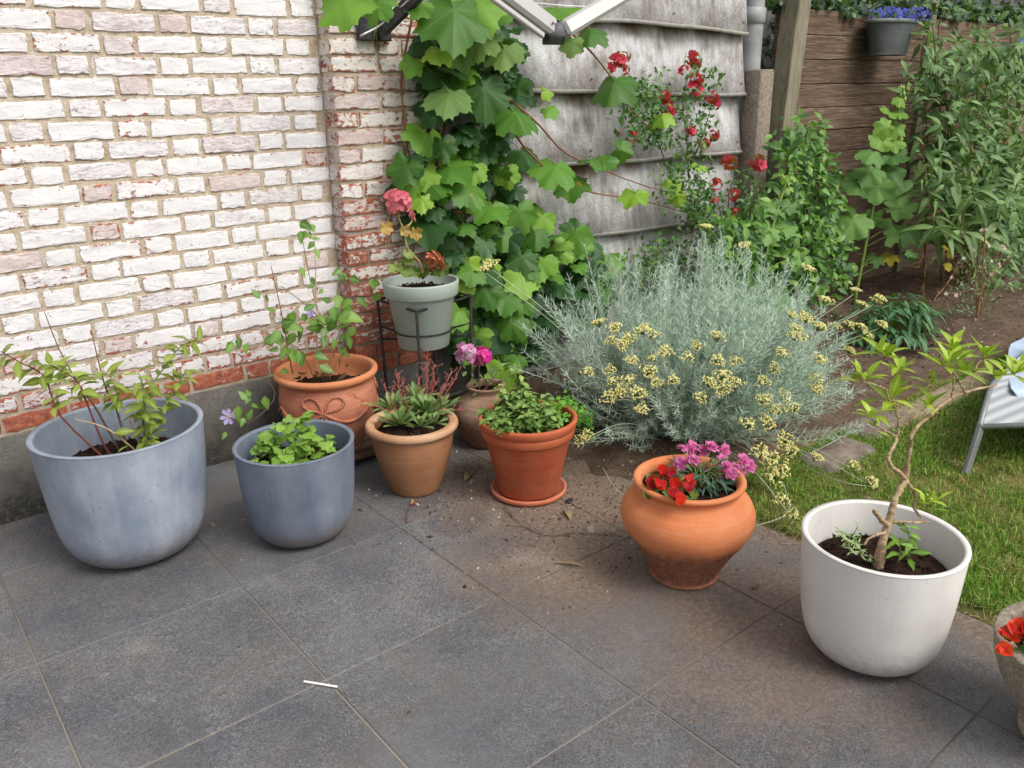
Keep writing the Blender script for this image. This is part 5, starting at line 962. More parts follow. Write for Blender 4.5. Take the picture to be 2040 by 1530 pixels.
def hollyhock(label, stem, leaves, Y, base):
    o = empty('hollyhock', (base[0], base[1], 0), label, 'hollyhock', 'hollyhocks in the bed'); P = [PY(x, y, Y) for x, y in stem]; P[0] = np.array([P[0][0], P[0][1], 0.0]); stems_of(o, [P], .013, .006, GREENST, 'stem', 8, 20); SP = smooth_path(P, 40)
    for x, y, px, k in leaves:
        p = PY(x, y, Y+RNG.uniform(-.12, .05)); s = px/pxm(p)/1.36; c = SP[np.argmin(np.abs(SP[:, 2]-p[2]+.03))]; d = nrm((p-c)*np.array([1, 1, .2])+1e-4); nr = nrm(UPV*.6-_f*.8+RNG.normal(0, .2, 3)); tip = d*.9-UPV*.12-_f*.2; M = frame(tip, nr)
        q = bpy.data.objects.new('leaf', HO[k][RNG.integers(4)]); COL.objects.link(q); q.parent = o; q.matrix_local = mat4(M, p-org(o)-M[:, 1]*s*.25, s); b = MB(); b.add(*tubes(smooth_path([c-np.array([0, 0, .03]), (c+p)/2+np.array([0, 0, .01]), p], 6), .0025, 5)); b.build('leaf_stalk', GREENST, o)
    return o
z3 = lambda L: [(1200+x/2.4286, y/2.4286, s/2.4286, k) for x, y, s, k in L]
hA = hollyhock('tallest hollyhock with pale green leaves against the board fence', [(1700, 610), (1722, 500), (1742, 400), (1762, 300), (1780, 230), (1795, 195)], z3([(1440, 490, 62, 'y'), (1455, 470, 40, 'y'), (1380, 550, 88, 'y'), (1450, 555, 70, 'y'), (1360, 625, 90, 'y'), (1425, 625, 90, 'y'), (1335, 690, 100, 'y'), (1425, 690, 90, 'y'), (1300, 750, 118, 'm'), (1420, 760, 118, 'm'), (1285, 840, 130, 'm'), (1405, 850, 135, 'm'), (1225, 905, 130, 'm'), (1325, 930, 145, 'm'), (1445, 900, 120, 'm'), (1455, 1005, 130, 'm'), (1310, 1050, 95, 'm'), (1200, 1090, 160, 'm'), (1420, 1110, 140, 'm'), (1495, 1115, 130, 'm'), (1395, 1235, 80, 'd'), (1330, 1245, 80, 'm'), (1500, 1230, 70, 'm')]), -.42, PZ(1700, 612))
b = MB(); p = PY(1795, 190, -.42); b.inst(bt, np.repeat(np.eye(3)[None], 26, 0)*RNG.uniform(.010, .018, (26, 1, 1)), p+RNG.normal(0, 1, (26, 3))*np.array([.02, .02, .045])); tag(b.build('buds', leaf_mat('hollyhock bud', [(130, 160, 80), (160, 186, 104)], .6, .1, True), hA), kind='stuff')
hB = hollyhock('shorter hollyhock with a leaning stem beside the silvery bush', [(1508, 640), (1525, 520), (1545, 430), (1567, 360)], z3([(885, 870, 46, 'y'), (905, 905, 50, 'y'), (845, 1010, 90, 'm'), (905, 1000, 80, 'm'), (790, 1000, 100, 'm'), (800, 1130, 110, 'm'), (900, 1100, 108, 'm'), (868, 1165, 80, 'm'), (682, 1270, 125, 'm'), (945, 1260, 130, 'm'), (885, 1320, 145, 'm'), (865, 1455, 135, 'm')]), -.55, PZ(1508, 645))
b = MB(); p = PY(1568, 357, -.55); b.inst(bt, np.repeat(np.eye(3)[None], 18, 0)*RNG.uniform(.008, .013, (18, 1, 1)), p+RNG.normal(0, 1, (18, 3))*np.array([.015, .015, .035])); tag(b.build('buds', leaf_mat('hollyhock bud small', [(130, 160, 80), (160, 186, 104)], .6, .1, True), hB), kind='stuff')
# butterfly bush at the right
BUL = leaf_mat('grey green lance leaf', [(72, 104, 56), (102, 136, 74), (136, 164, 100)], .5, .25, vein=(160, 180, 128)); BU = [tmesh('leaf', t, BUL) for t in [blade(.31, 8, .3, cu, .4) for cu in (.25, .5, .8, .1)]]
bud = empty('butterfly_bush', (7.0, -.6, 0), 'tall butterfly bush with long grey green leaves at the right of the fence', 'shrub')
tops = [(1850, 60, -.45), (1858, -30, -.4), (1915, 95, -.55), (1960, 30, -.5), (2005, 240, -.8), (1885, 280, -.7), (1838, 250, -.5), (2030, 60, -.5), (1950, 320, -.9), (1900, 180, -.5), (1985, 140, -.6), (2050, 150, -.7), (2040, 320, -1.0), (1930, 400, -.9), (1845, 330, -.7), (2000, 400, -1.0), (1890, 20, -.45), (2070, 230, -.9), (1865, 400, -.8)]
allb = []
for x, y, Y in tops:
    b0 = np.array([7.0, -.55, 0])+RNG.normal(0, .08, 3)*np.array([1, 1, 0]); p1 = PY(x, y, Y); mid = (b0*.45+p1*.55)+np.array([0, 0, .05]); P = smooth_path([b0, mid, p1-UPV*.18+RNG.normal(0, .02, 3), p1], 22); stems_of(bud, [P], .007, .003, GREENST if RNG.random() < .6 else TWIG, 'stem', 6, 22)
    nn = int(7+p1[2]*3.2); ts = np.repeat(np.linspace(.40, 1, nn), 2); q, t = along(P, ts); a = np.arange(nn*2)*math.pi+np.repeat(np.arange(nn), 2)*1.4; s = nrm(np.cross(t, np.array([.3, .2, .5])+0*t)); u = np.cross(s, t); d = np.cos(a)[:, None]*s+np.sin(a)[:, None]*u
    sz = np.interp(ts, [.4, .8, 1], [.23, .22, .12]); leaf_objs('leaf', BU, bud, q, nrm(d+t*.45+RNG.normal(0, .1, d.shape)), nrm(UPV*.8+t*.2-_f*.25+RNG.normal(0, .2, d.shape)), sz*RNG.uniform(.75, 1.15, len(ts)))
# dense lower growth at the far right
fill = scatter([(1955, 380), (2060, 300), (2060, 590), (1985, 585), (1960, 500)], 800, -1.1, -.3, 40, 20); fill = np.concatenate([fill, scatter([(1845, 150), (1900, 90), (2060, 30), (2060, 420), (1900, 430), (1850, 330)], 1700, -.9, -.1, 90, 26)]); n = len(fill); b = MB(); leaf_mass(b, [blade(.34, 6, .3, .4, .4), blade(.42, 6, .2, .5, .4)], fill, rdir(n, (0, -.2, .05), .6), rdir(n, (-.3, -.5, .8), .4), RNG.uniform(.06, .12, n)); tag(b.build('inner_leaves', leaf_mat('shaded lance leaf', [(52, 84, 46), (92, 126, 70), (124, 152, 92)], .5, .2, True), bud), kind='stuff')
# peony clump
pe = empty('peony_clump', (4.95, -1.02, 0), 'low clump of dark green divided leaves beside the edging stones', 'plant'); PEM = leaf_mat('dark peony leaf', [(44, 82, 52), (64, 108, 66), (88, 132, 82)], .4, .18, vein=(110, 146, 96)); PEL = [tmesh('leaf', t, PEM) for t in [blade(.3, 6, .3, cu, .5) for cu in (.2, .4, .6)]]
P0, T0_, N0 = [], [], []
for k in range(72):
    a = RNG.uniform(0, 6.28); el = rad(RNG.uniform(18, 80)); d = np.array([math.cos(a)*math.cos(el), math.sin(a)*math.cos(el), math.sin(el)]); L = RNG.uniform(.26, .40); tipp = np.array([4.95, -1.02, .02])+d*L*np.array([1.15, .85, .8])
    for j in range(5): s = (j-2)*.5; e = nrm(np.cross(d, UPV)+1e-4); P0.append(tipp-d*.03*abs(j-2)); T0_.append(nrm(d*np.array([1, 1, .3])+e*s+RNG.normal(0, .1, 3)-UPV*.15)); N0.append(nrm(UPV+d*.3+RNG.normal(0, .2, 3)))
P0, T0_, N0 = map(np.array, (P0, T0_, N0)); o3 = np.argsort(P0@_f)[:300]; leaf_objs('leaf', PEL, pe, P0[o3], T0_[o3], N0[o3], RNG.uniform(.08, .125, 300))
b = MB(); i = np.arange(0, len(P0), 5); b.add(*tubes(np.stack([np.repeat(np.array([[4.95, -1.02, 0.]]), len(i), 0), P0[i]], 1), .003, 5)); tag(b.build('stalks', GREENST, pe), kind='stuff')
r4 = np.argsort(P0@_f)[300:]; b = MB(); leaf_mass(b, [blade(.3, 6, .3, .3, .5)], P0[r4], T0_[r4], N0[r4], RNG.uniform(.08, .12, len(r4))); tag(b.build('rear_leaves', leaf_mat('dark peony leaf rear', [(44, 82, 52), (84, 126, 78)], .4, .18, True), pe), kind='stuff')
# gaura with pale flowers, and withered stalks
ga = empty('pale_flowered_plant', tuple(PZ(1945, 645)), 'wispy plant with small pale pink flowers on a brown cane', 'plant'); Yp = PZ(1945, 645)[1]
stems_of(ga, [[PZ(1945, 645), PY(1955, 560, Yp), PY(1963, 460, Yp)]], .006, .004, DRYST, 'cane'); b = MB(); fl = MB(); lv = MB()
ends = [(1955, 458), (1966, 457), (1980, 457), (1935, 492), (1940, 498), (1998, 490), (2002, 495), (1920, 515), (1915, 525), (1975, 520), (1990, 525), (1992, 530), (1975, 547), (1885, 585), (1905, 588), (1915, 565), (1925, 540), (1960, 520), (2010, 510), (1895, 552), (1970, 490)]
for x, y in ends:
    p1 = PY(x, y, Yp+RNG.normal(0, .06)); b.add(*tubes(smooth_path([PZ(1950, 640), PY(1948+RNG.normal(0, 8), 580, Yp), p1], 8), .0015, 4)); t = petals(5, .014, .6, .3, .1, seed=int(x)); M = frame(RNG.normal(0, 1, 3), -_f+RNG.normal(0, .4, 3)); fl.add(t.v[0]@M.T+p1, [t.f[0]]) if False else [fl.add(v@M.T+p1, [f-f.min()]) for v, f in zip(t.v, t.f)]
tag(b.build('stalks', DRYST, ga), kind='stuff'); tag(fl.build('flowers', leaf_mat('pale pink petal', [(226, 200, 196), (240, 226, 214)], .6, .3, True), ga), kind='stuff')
pos = scatter([(1900, 520), (1990, 500), (2010, 600), (1960, 650), (1890, 620)], 260, Yp-.15, Yp+.15); leaf_mass(lv, [blade(.28, 4, .3, .2, .5)], pos, rdir(260, (0, 0, .2), .7), rdir(260, (0, -.5, .7), .5), RNG.uniform(.025, .05, 260)); tag(lv.build('leaves', leaf_mat('wispy leaf', [(70, 98, 56), (108, 132, 78)], .5, .2, True), ga), kind='stuff')
for lab, st_, Yd, nl in (('thin withered stalk with crumpled brown leaves below the tall hollyhock', [(1838, 600), (1842, 540), (1848, 465)], -.7, 22), ('leaning withered stalk thick with crumpled brown leaves beside the pale flowers', [(1862, 595), (1890, 560), (1910, 510), (1920, 460)], -.75, 60)):
    b0 = PY(*st_[0], Yd); o = empty('withered_stalk', (b0[0], b0[1], 0), lab, 'dead plant', 'withered stalks in the bed'); P = [PY(x, y, Yd) for x, y in st_]; P = [np.array([P[0][0], P[0][1], 0])]+P; stems_of(o, [P], .006, .003, DRYST, 'stalk'); SP = smooth_path(P[1:], 10); q, t = along(SP, RNG.uniform(.15, .98, nl)); leaf_objs('dead_leaf', DL, o, q+RNG.normal(0, .02, q.shape), rdir(nl, (0, 0, -.7), .6), rdir(nl, (0, -1, .2), .6), RNG.uniform(.03, .06, nl))
    p = np.array([PY(x, y, Yd) for x, y in ([(1885, 492), (1895, 505), (1888, 530), (1905, 468), (1935, 478)] if nl > 30 else [(1860, 520), (1812, 505), (1822, 508)])]); leaf_objs('leaf', HO['d'] if nl > 30 else HO['m'], o, p, rdir(len(p), (0, 0, -1), .4), rdir(len(p), (-.3, -.8, .4), .3), RNG.uniform(.03, .045, len(p)))
# hedge beyond the fence
b = MB(); n = 9000; pos = np.stack([RNG.uniform(4.9, 13, n), RNG.uniform(.15, .9, n), np.zeros(n)], 1); pos[:, 2] = 1.2+RNG.random(n)**.8*(1.5+.25*vnoise(pos[:, 0], pos[:, 1], 4, 6)); lowc = RNG.random(n) < .12; pos[lowc, 1] = RNG.uniform(-.08, .1, lowc.sum()); pos[lowc, 2] = RNG.uniform(2.0, 2.12, lowc.sum())+.05*vnoise(pos[lowc, 0], pos[lowc, 1], 5, 2)
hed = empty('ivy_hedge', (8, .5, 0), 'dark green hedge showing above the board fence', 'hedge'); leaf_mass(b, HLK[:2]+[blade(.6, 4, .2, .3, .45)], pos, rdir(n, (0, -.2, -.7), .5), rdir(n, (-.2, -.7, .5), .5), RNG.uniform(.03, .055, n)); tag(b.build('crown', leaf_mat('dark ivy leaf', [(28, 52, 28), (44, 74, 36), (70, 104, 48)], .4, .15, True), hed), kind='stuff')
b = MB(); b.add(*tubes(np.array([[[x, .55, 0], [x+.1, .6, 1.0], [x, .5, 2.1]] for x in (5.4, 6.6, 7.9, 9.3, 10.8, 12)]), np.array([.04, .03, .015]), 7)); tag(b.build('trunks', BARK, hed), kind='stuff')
b = MB(); b.add(*box(4.9, 13, .45, .75, 1.0, 2.45)); b.build('inner_shade_box', plain('dark hedge shade', (22, 26, 18), .95, .4, 12), hed)  # solid dark box added as the shaded depth inside the hedge
# lobelia trough hung on the fence, and its half hidden twin
LOB = leaf_mat('blue lobelia petal', [(44, 44, 160), (70, 70, 200), (104, 96, 220)], .5, .25, True); LOBL = leaf_mat('lobelia leaf', [(60, 96, 44), (96, 132, 62)], .5, .2, True); DGP = plain('charcoal plastic', (74, 78, 80), .5, .12, 6); DGR = plain('grey plastic rim', (104, 112, 110), .45, .1, 6)
def trough(cx, z1, lab, W=.25):
    o = empty('hanging_trough', (cx, -.17, z1-.22), lab, 'planter', 'troughs hung on the fence'); b = MB(); b.add(*lathe(prof_smooth([(.001, 0), (W*.66, 0), (W*.74, .02), (W*.88, .14), (W*.96, .205)], 22), 56, (cx, -.17, z1-.22), 1, .55)); b.build('body', DGP, o)
    b = MB(); b.add(*lathe([(W*.96, .205), (W*1.02, .207), (W*1.03, .222), (W*1.0, .232), (W*.94, .23), (W*.92, .2), (W*.9, .19), (.001, .188)], 56, (cx, -.17, z1-.22), 1, .55)); b.build('rim', DGR, o)
    for sx in (-.12, .12): b = MB(); b.add(*tubes(smooth_path([(cx+sx, -.06, z1-.03), (cx+sx, -.04, z1+.06), (cx+sx, -.015, z1+.12), (cx+sx, .03, z1+.10)], 8), .004, 6)); b.build('hook', IRON, o)
    p = empty('lobelia', (cx, -.17, z1), 'blue lobelia flowering in the '+('trough beside the timber post end of the fence' if cx < 7 else 'half hidden trough at the far right'), 'flower', 'lobelias in the hanging troughs'); n = 320; q = np.stack([cx+.05+RNG.uniform(-1, 1, n)*W*.85, -.17+RNG.uniform(-1, 1, n)*W*.45, z1+RNG.uniform(-.02, .07, n)], 1); b = MB(); leaf_mass(b, [blade(.4, 4, .2, .2, .5)], q, rdir(n, (0, 0, .4), .6), rdir(n, (0, -.4, .7), .5), RNG.uniform(.02, .035, n)); tag(b.build('leaves', LOBL, p), kind='stuff')
    f = petals(5, 1.0, .75, .25, .2, seed=2); t = (np.concatenate(f.v), [np.concatenate(f.f)], np.concatenate(f.a)); n = 170; q = np.stack([cx+.06+RNG.uniform(-1, 1, n)*W*.9, -.19+RNG.uniform(-1, 1, n)*W*.5, z1+RNG.uniform(.0, .09, n)], 1); b = MB(); b.inst(t, frame(RNG.normal(0, 1, (n, 3)), rdir(n, (-.5, -.8, .6), .4))*RNG.uniform(.010, .016, (n, 1, 1)), q); tag(b.build('blossoms', LOB, p), kind='stuff')
trough(6.12, 1.935, 'charcoal plastic trough of blue flowers hung on the board fence'); trough(8.55, 1.80, 'dark hanging trough half hidden behind the butterfly bush')

# ================================================================== SILVERY CURRY BUSH
CURM = NM('silver needle leaf'); r = CURM.rnd(True); c = CURM.ramp(r, [(0, S(138, 166, 144)), (.5, S(188, 210, 190)), (1, S(228, 240, 226))]); CURM = CURM.pbr(c, .65, None, .2, .25)
cur = empty('curry_bush', (2.95, -1.02, 0), 'large silvery needle leaved curry bush with flat yellow flower heads', 'shrub')
CC = np.array([2.98, -1.08, .05]); CR = np.array([.84, .70, .70])
def needles(b, q, t, L, wd):
    n = len(q); s = nrm(np.cross(t, RNG.normal(0, 1, (n, 3)))); d = nrm(t*RNG.uniform(.4, 1.1, (n, 1))+s); w_ = nrm(np.cross(d, RNG.normal(0, 1, (n, 3))))*wd[:, None]; up = UPV*.18
    m_ = q+d*(L*.55)[:, None]; e = q+(d+up*.8)*L[:, None]; V = np.stack([q-w_*.6, q+w_*.6, m_+w_, m_-w_, e], 1); k = np.arange(n)[:, None]*5; b.add(V.reshape(-1, 3), [k+np.array([[0, 1, 2, 3]]), k+np.array([[3, 2, 4]])])
N = 950; th = RNG.uniform(0, 6.28, N); sp = RNG.random(N)**.6; el = np.arccos(np.clip(sp*1.0, 0, .995)); u = (1.12-.55*RNG.random(N)**1.6)*(1+.10*np.sin(3*th+1)+.10*np.sin(7*th+2*el)+.08*np.sin(5*el+4*th))
E = CC+np.stack([np.cos(th)*np.cos(el), np.sin(th)*np.cos(el), np.sin(el)], 1)*CR*u[:, None]; E[:, 2] = np.maximum(E[:, 2], .05+RNG.uniform(0, .08, N)); fr_ = RNG.random(N) < .33; E[fr_] = np.array([3.10, -1.36, .05])+np.stack([np.cos(th)*np.cos(el), np.sin(th)*np.cos(el), np.sin(el)], 1)[fr_]*np.array([.62, .42, .50])*u[fr_][:, None]; E[:, 2] = np.maximum(E[:, 2], .04)
B0 = CC+np.stack([np.cos(th), np.sin(th), 0*th], 1)*np.array([.26, .22, 0])*np.sqrt(RNG.random(N))[:, None]-np.array([0, 0, .03]); md = B0*.55+E*.45+np.stack([np.cos(th)*.08, np.sin(th)*.08, -.02+.10*np.sin(el)], 1)+RNG.normal(0, .03, (N, 3)); E2 = E+np.array([0, 0, .03])
tt = np.linspace(0, 1, 10)[None, :, None]; PATH = (1-tt)**2*B0[:, None]+2*tt*(1-tt)*md[:, None]+tt**2*E2[:, None]; b = MB(); b.add(*tubes(PATH, np.linspace(.0030, .0012, 10)[None], 4)); nb = MB()
per = 92; ts = np.sort(RNG.uniform(.25, 1, (N, per))**.85, 1); f = ts*9; i0 = np.minimum(f.astype(int), 8); fr = (f-i0)[..., None]; ix = np.arange(N)[:, None]; q = PATH[ix, i0]*(1-fr)+PATH[ix, i0+1]*fr; tg = nrm(PATH[ix, i0+1]-PATH[ix, i0])
L = RNG.uniform(.024, .050, N*per)*np.where(ts.reshape(-1) > .93, .7, 1); needles(nb, q.reshape(-1, 3), tg.reshape(-1, 3), L, RNG.uniform(.0010, .0015, N*per)); tag(nb.build('needle_leaves', CURM, cur), kind='stuff'); tag(b.build('stems', stem_mat('woolly grey stem', (150, 164, 146), (190, 202, 184)), cur), kind='stuff')
# dead brown interior twigs
b = MB(); k = 220; a = RNG.uniform(0, 6.28, k); e0 = CC+np.stack([np.cos(a)*.45, np.sin(a)*.40, RNG.uniform(-.02, .30, k)], 1)*np.array([RNG.uniform(.3, 1.1, k), RNG.uniform(.3, 1.1, k), np.ones(k)]).T; s0 = CC+RNG.normal(0, .08, (k, 3))*np.array([1, 1, 0])-np.array([0, 0, .03]); b.add(*tubes(np.stack([s0, (s0+e0)/2+RNG.normal(0, .04, (k, 3)), e0], 1), .002, 4)); tag(b.build('dry_twigs', TWIG, cur), kind='stuff')
ICO = None
def ball(seed=0, lat=4, lon=7):
    V = [(0, 0, 1)]+[(math.sin(math.pi*i/lat)*math.cos(2*math.pi*j/lon), math.sin(math.pi*i/lat)*math.sin(2*math.pi*j/lon), math.cos(math.pi*i/lat)) for i in range(1, lat) for j in range(lon)]+[(0, 0, -1)]
    F3 = [(0, 1+j, 1+(j+1) % lon) for j in range(lon)]+[(len(V)-1, 1+(lat-2)*lon+(j+1) % lon, 1+(lat-2)*lon+j) for j in range(lon)]; F4 = [(1+i*lon+j, 1+(i+1)*lon+j, 1+(i+1)*lon+(j+1) % lon, 1+i*lon+(j+1) % lon) for i in range(lat-2) for j in range(lon)]
    return np.array(V, float), [np.array(F3), np.array(F4)], np.zeros(len(V))
BALL = ball()
m = NM('mustard yellow floret'); r = m.rnd(True); YF = m.pbr(m.ramp(r, [(0, S(206, 196, 120)), (.4, S(226, 220, 146)), (.9, S(238, 234, 180)), (1, S(214, 184, 104))]), .8, None, .15, .1)
def corymb(seed, n=72):
    rg = np.random.default_rng(seed); b = MB(); rr = np.sqrt(rg.random(n)); a = rg.uniform(0, 6.28, n); lob = 1+.25*np.sin(a*3+seed); p = np.stack([rr*np.cos(a)*lob, rr*np.sin(a)*lob, .32*(1-rr**2)+rg.normal(0, .05, n)], 1)
    b.inst(BALL, np.repeat(np.eye(3)[None], n, 0)*rg.uniform(.065, .115, (n, 1, 1))*np.array([1, 1, 1.35])[None, None], p); v0 = np.array([[0, 0, -.75]]); i = np.arange(0, n, 2); b.add(*tubes(np.stack([np.repeat(v0, len(i), 0), p[i]*np.array([.55, .55, 1])-np.array([0, 0, .35]), p[i]], 1), .022, 4), m=1); return b.mesh('flower_head', [YF, GREENST])
CO = [corymb(s) for s in range(5)]; SILST = stem_mat('silver flower stalk', (150, 166, 140), (186, 198, 170))
zh = [(490, 488), (570, 515), (555, 580), (610, 600), (715, 525), (760, 545), (640, 575), (660, 680), (745, 735), (765, 670), (550, 730), (560, 785), (610, 825), (690, 850), (710, 930), (785, 795), (870, 785), (435, 740), (940, 665), (995, 610), (1100, 560), (1185, 685), (1095, 685), (1120, 760), (1060, 795), (1120, 830), (1190, 795), (1010, 870), (1325, 790), (1390, 725), (1425, 645), (1615, 675), (1345, 900), (1400, 935), (1440, 865), (1480, 925), (1345, 1000), (1600, 780), (1600, 825), (1490, 515), (1490, 560), (1545, 465), (1475, 450), (1645, 375), (1795, 325), (1835, 400), (1920, 365), (1930, 500), (1855, 550), (1765, 500), (1825, 510), (1700, 510), (1615, 510), (1770, 630), (1555, 215), (1225, 100), (1040, 5), (830, 640), (640, 780), (600, 850), (540, 870), (1900, 380), (1520, 560), (1330, 880), (1250, 1005)]
zb = [(1440, 1090), (1310, 1150), (1410, 1220), (1385, 1265), (1460, 1140), (1600, 1175), (1420, 1390), (1475, 1465), (1785, 1215), (1880, 1300), (1360, 1190), (430, 1060), (400, 1090)]
heads = [(1000+x/2.55, 450+y/2.55, 1.0) for x, y in zh]+[(1000+x/2.55, 450+y/2.55, 1.35 if x < 1470 and x > 500 and y < 1300 else .9) for x, y in zb]+[(976, 526, 1.1), (965, 535, .8)]
def dome_hit(x, y):
    d = ray(x, y); o_ = (CAM-CC)/(CR*1.04); dd = d/(CR*1.04); A_, B_, C_ = dd@dd, 2*o_@dd, o_@o_-1; D_ = B_*B_-4*A_*C_
    if D_ >= 0: return CAM+d*((-B_-math.sqrt(D_))/(2*A_))
    t = -(o_@dd)/(dd@dd); return CAM+d*t
for x, y, s in heads:
    p = dome_hit(x, y)
    if p[2] < .03: p = PZ(x, y, .06)
    if x < 990: p = PY(x, y, -.5)
    out = nrm((p-CC)*np.array([1, 1, .6])); nr = nrm(UPV*.8+out*.35-_f*.25+RNG.normal(0, .18, 3)); M = frame(RNG.normal(0, 1, 3), nr); R_ = RNG.uniform(.026, .036)*s
    o = bpy.data.objects.new('flower_head', CO[RNG.integers(5)]); COL.objects.link(o); o.parent = cur; o.matrix_local = mat4(M, p-org(cur), R_)
    e = p-nr*R_*.7; b0 = CC*np.array([1, 1, 0])+np.array([0, 0, .05])+(e-CC)*np.array([.35, .35, .25]); b = MB(); b.add(*tubes(smooth_path([b0, (b0+e)/2+out*.03+np.array([0, 0, .04]), e], 9), np.linspace(.0026, .0016, 9), 5)); b.build('flower_stalk', SILST, cur)
# trailing shoots over soil and lawn
tr_ = [[(1400, 960), (1330, 1000), (1240, 985), (1200, 930)], [(1600, 930), (1680, 960), (1740, 970)], [(1560, 960), (1570, 1020), (1500, 1050)], [(1620, 900), (1660, 880), (1700, 855)], [(1570, 1000), (1590, 1020), (1575, 1045)]]
b = MB()
for ln in tr_: b.add(*tubes(smooth_path([PZ(x, y, .03+.03*(i == 1)) for i, (x, y) in enumerate(ln)], 14), .0016, 5))
tag(b.build('trailing_shoots', SILST, cur), kind='stuff')

# ================================================================== FOLDING CLOTHES DRYER
ALU = plain('brushed aluminium', (188, 186, 182), .38, .08, 8, 0, .5, .35); BLK = plain('black plastic', (22, 23, 25), .4, .1, 20); CORD = plain('white line', (228, 228, 224), .6)
br = empty('wall_bracket', (2.05, -.11, 1.73), 'black metal wall bracket with slanting arm on the brick pilaster', 'bracket')
q0, q1 = PY(712, 84, -.112), PY(776, 84, -.112); b = MB(); b.add(*box(q0[0], q1[0], -.135, -.108, 1.732, 2.3, .004)); b.build('back_plate', BLK, br, smooth=False)
def bar(p0, p1, wd, ht, bev=.004, side=None):
    p0, p1 = np.asarray(p0, float), np.asarray(p1, float); y = nrm(p1-p0); z = nrm(np.cross(np.cross(y, UPV if side is None else side), y)); x = np.cross(y, z); v, f = box(-wd/2, wd/2, 0, np.linalg.norm(p1-p0), -ht/2, ht/2, bev); return np.asarray(v)@np.stack([x, y, z])+p0, f
e1 = PY(760, 62, -.16); e2 = PY(852, -30, -.42); b = MB(); b.add(*bar(e1, e1+(e2-e1)*1.6, .03, .055)); b.build('arm', BLK, br, smooth=False)
b = MB(); b.add(*tubes(smooth_path([PY(718, 72, -.17), PY(765, 45, -.19), PY(835, -20, -.4)], 10), .005, 8)); b.build('rod', ALU, br); b = MB(); b.add(*tubes(smooth_path([PY(775, 62, -.18), PY(800, 35, -.22), PY(850, -15, -.4)], 10), .004, 8)); b.build('rod', ALU, br)
Ye = -1.65; el_ = PY(1110, 62, Ye); dry = empty('folding_dryer_arm', tuple(el_), 'grey aluminium folding arm with black elbow hanging into the top of the picture', 'clothes dryer')
def arm(pts, wd, ht, nm):
    p0, p1 = PY(*pts[0], Ye), PY(*pts[1], Ye); p1 = p0+(p1-p0)*6; b = MB(); b.add(*bar(p0, p1, ht, wd, .008, UP)); b.build(nm, ALU, dry, smooth=False)
arm(((1102, 58), (1012, -10)), .050, .035, 'arm'); arm(((1122, 60), (1232, -5)), .046, .035, 'arm')
b = MB(); b.add(*bar(PY(1083, 72, Ye-.01), PY(1083, 72, Ye-.01)+(PY(975, -8, Ye-.01)-PY(1083, 72, Ye-.01))*6, .012, .016, .003, UP)); b.build('strut', ALU, dry, smooth=False); b = MB(); b.add(*bar(PY(1122, 76, Ye+.01), PY(1122, 76, Ye+.01)+(PY(1250, 0, Ye+.01)-PY(1122, 76, Ye+.01))*5, .010, .010, .003, UP)); b.build('strut', ALU, dry, smooth=False)
b = MB(); jc_ = PY(1107, 64, Ye-.004); v, f = box(-.024, .024, -.024, .024, -.024, .020, .008); b.add(np.asarray(v)@np.stack([RIGHT, _f, UP])+jc_, f); b.build('elbow_joint', plain('grey joint plastic', (70, 72, 76), .45), dry)
b = MB(); v, f = box(-.03, .03, -.026, .026, -.006, .006, .003); b.add(np.asarray(v)@np.stack([RIGHT, _f, UP])+PY(1103, 78, Ye), f); b.build('joint_cover', BLK, dry)
for x, y in ((1101, 56), (1121, 60)):
    b = MB(); v, f = lathe([(.001, .003), (.0035, .003), (.004, 0)], 12); b.add(v@np.stack([RIGHT, UP, -_f])+PY(x, y, Ye)-_f*.03, f); b.build('screw', NAIL, dry)
b = MB(); p0, p1 = PY(1055, 5, Ye), PY(1190, 14, Ye); b.add(*tubes(np.array([p0, (p0+p1)/2-UPV*.002, p1]), .0016, 6)); b.build('washing_line', CORD, dry)

# ================================================================== SUN LOUNGER AND TOWEL
FR = plain('grey painted frame', (120, 122, 122), .4, .1, 10, 0, .4, .2); m = NM('woven grey mesh'); p = m.obj(); x, y, z = m.sep(p); st = m.math('SINE', m.math('MULTIPLY', z, 900.0)); s2 = m.math('SINE', m.math('MULTIPLY', x, 900.0)); MESHF = m.pbr(m.mix(m.mr(m.math('ADD', st, m.math('MULTIPLY', s2, .4)), -1.2, 1.2), S(140, 144, 146), S(188, 192, 194)), .6, m.bump(st, .001), .3)
lo = empty('sun_lounger', (3.5, -2.2, 0), 'grey mesh sun lounger at the right edge of the lawn', 'lounger')
f0 = PZ(1923, 944); ft = PY(1953, 852, f0[1]+.0); b = MB(); b.add(*bar(f0, ft+(ft-f0)*.1, .022, .045, .005)); b.build('leg', FR, lo, smooth=False)
A0 = PY(1951, 850, f0[1]); B1 = A0+np.array([.75, -.55, -.0]); A1 = PY(1974, 768, f0[1]+.16); up1 = A1-A0; b = MB(); b.add(*bar(f0+np.array([.62, -.45, 0]), B1, .022, .045, .005)); b.build('leg', FR, lo, smooth=False)
nu, nv = 16, 14; U, Vv = np.meshgrid(np.linspace(0, 1, nu), np.linspace(0, 1, nv)); far = np.array([.9, .12, .03]); prof = np.where(Vv[..., None] < .5, Vv[..., None]*2*up1, up1+(Vv[..., None]-.5)*2*far+np.array([0, 0, .02])*np.sin((Vv[..., None]-.5)*math.pi)); G = A0+prof+U[..., None]*(B1-A0)-np.array([0, 0, .02])*np.sin(U[..., None]*math.pi); k = np.arange(nv-1)[:, None]*nu; j = np.arange(nu-1)[None]
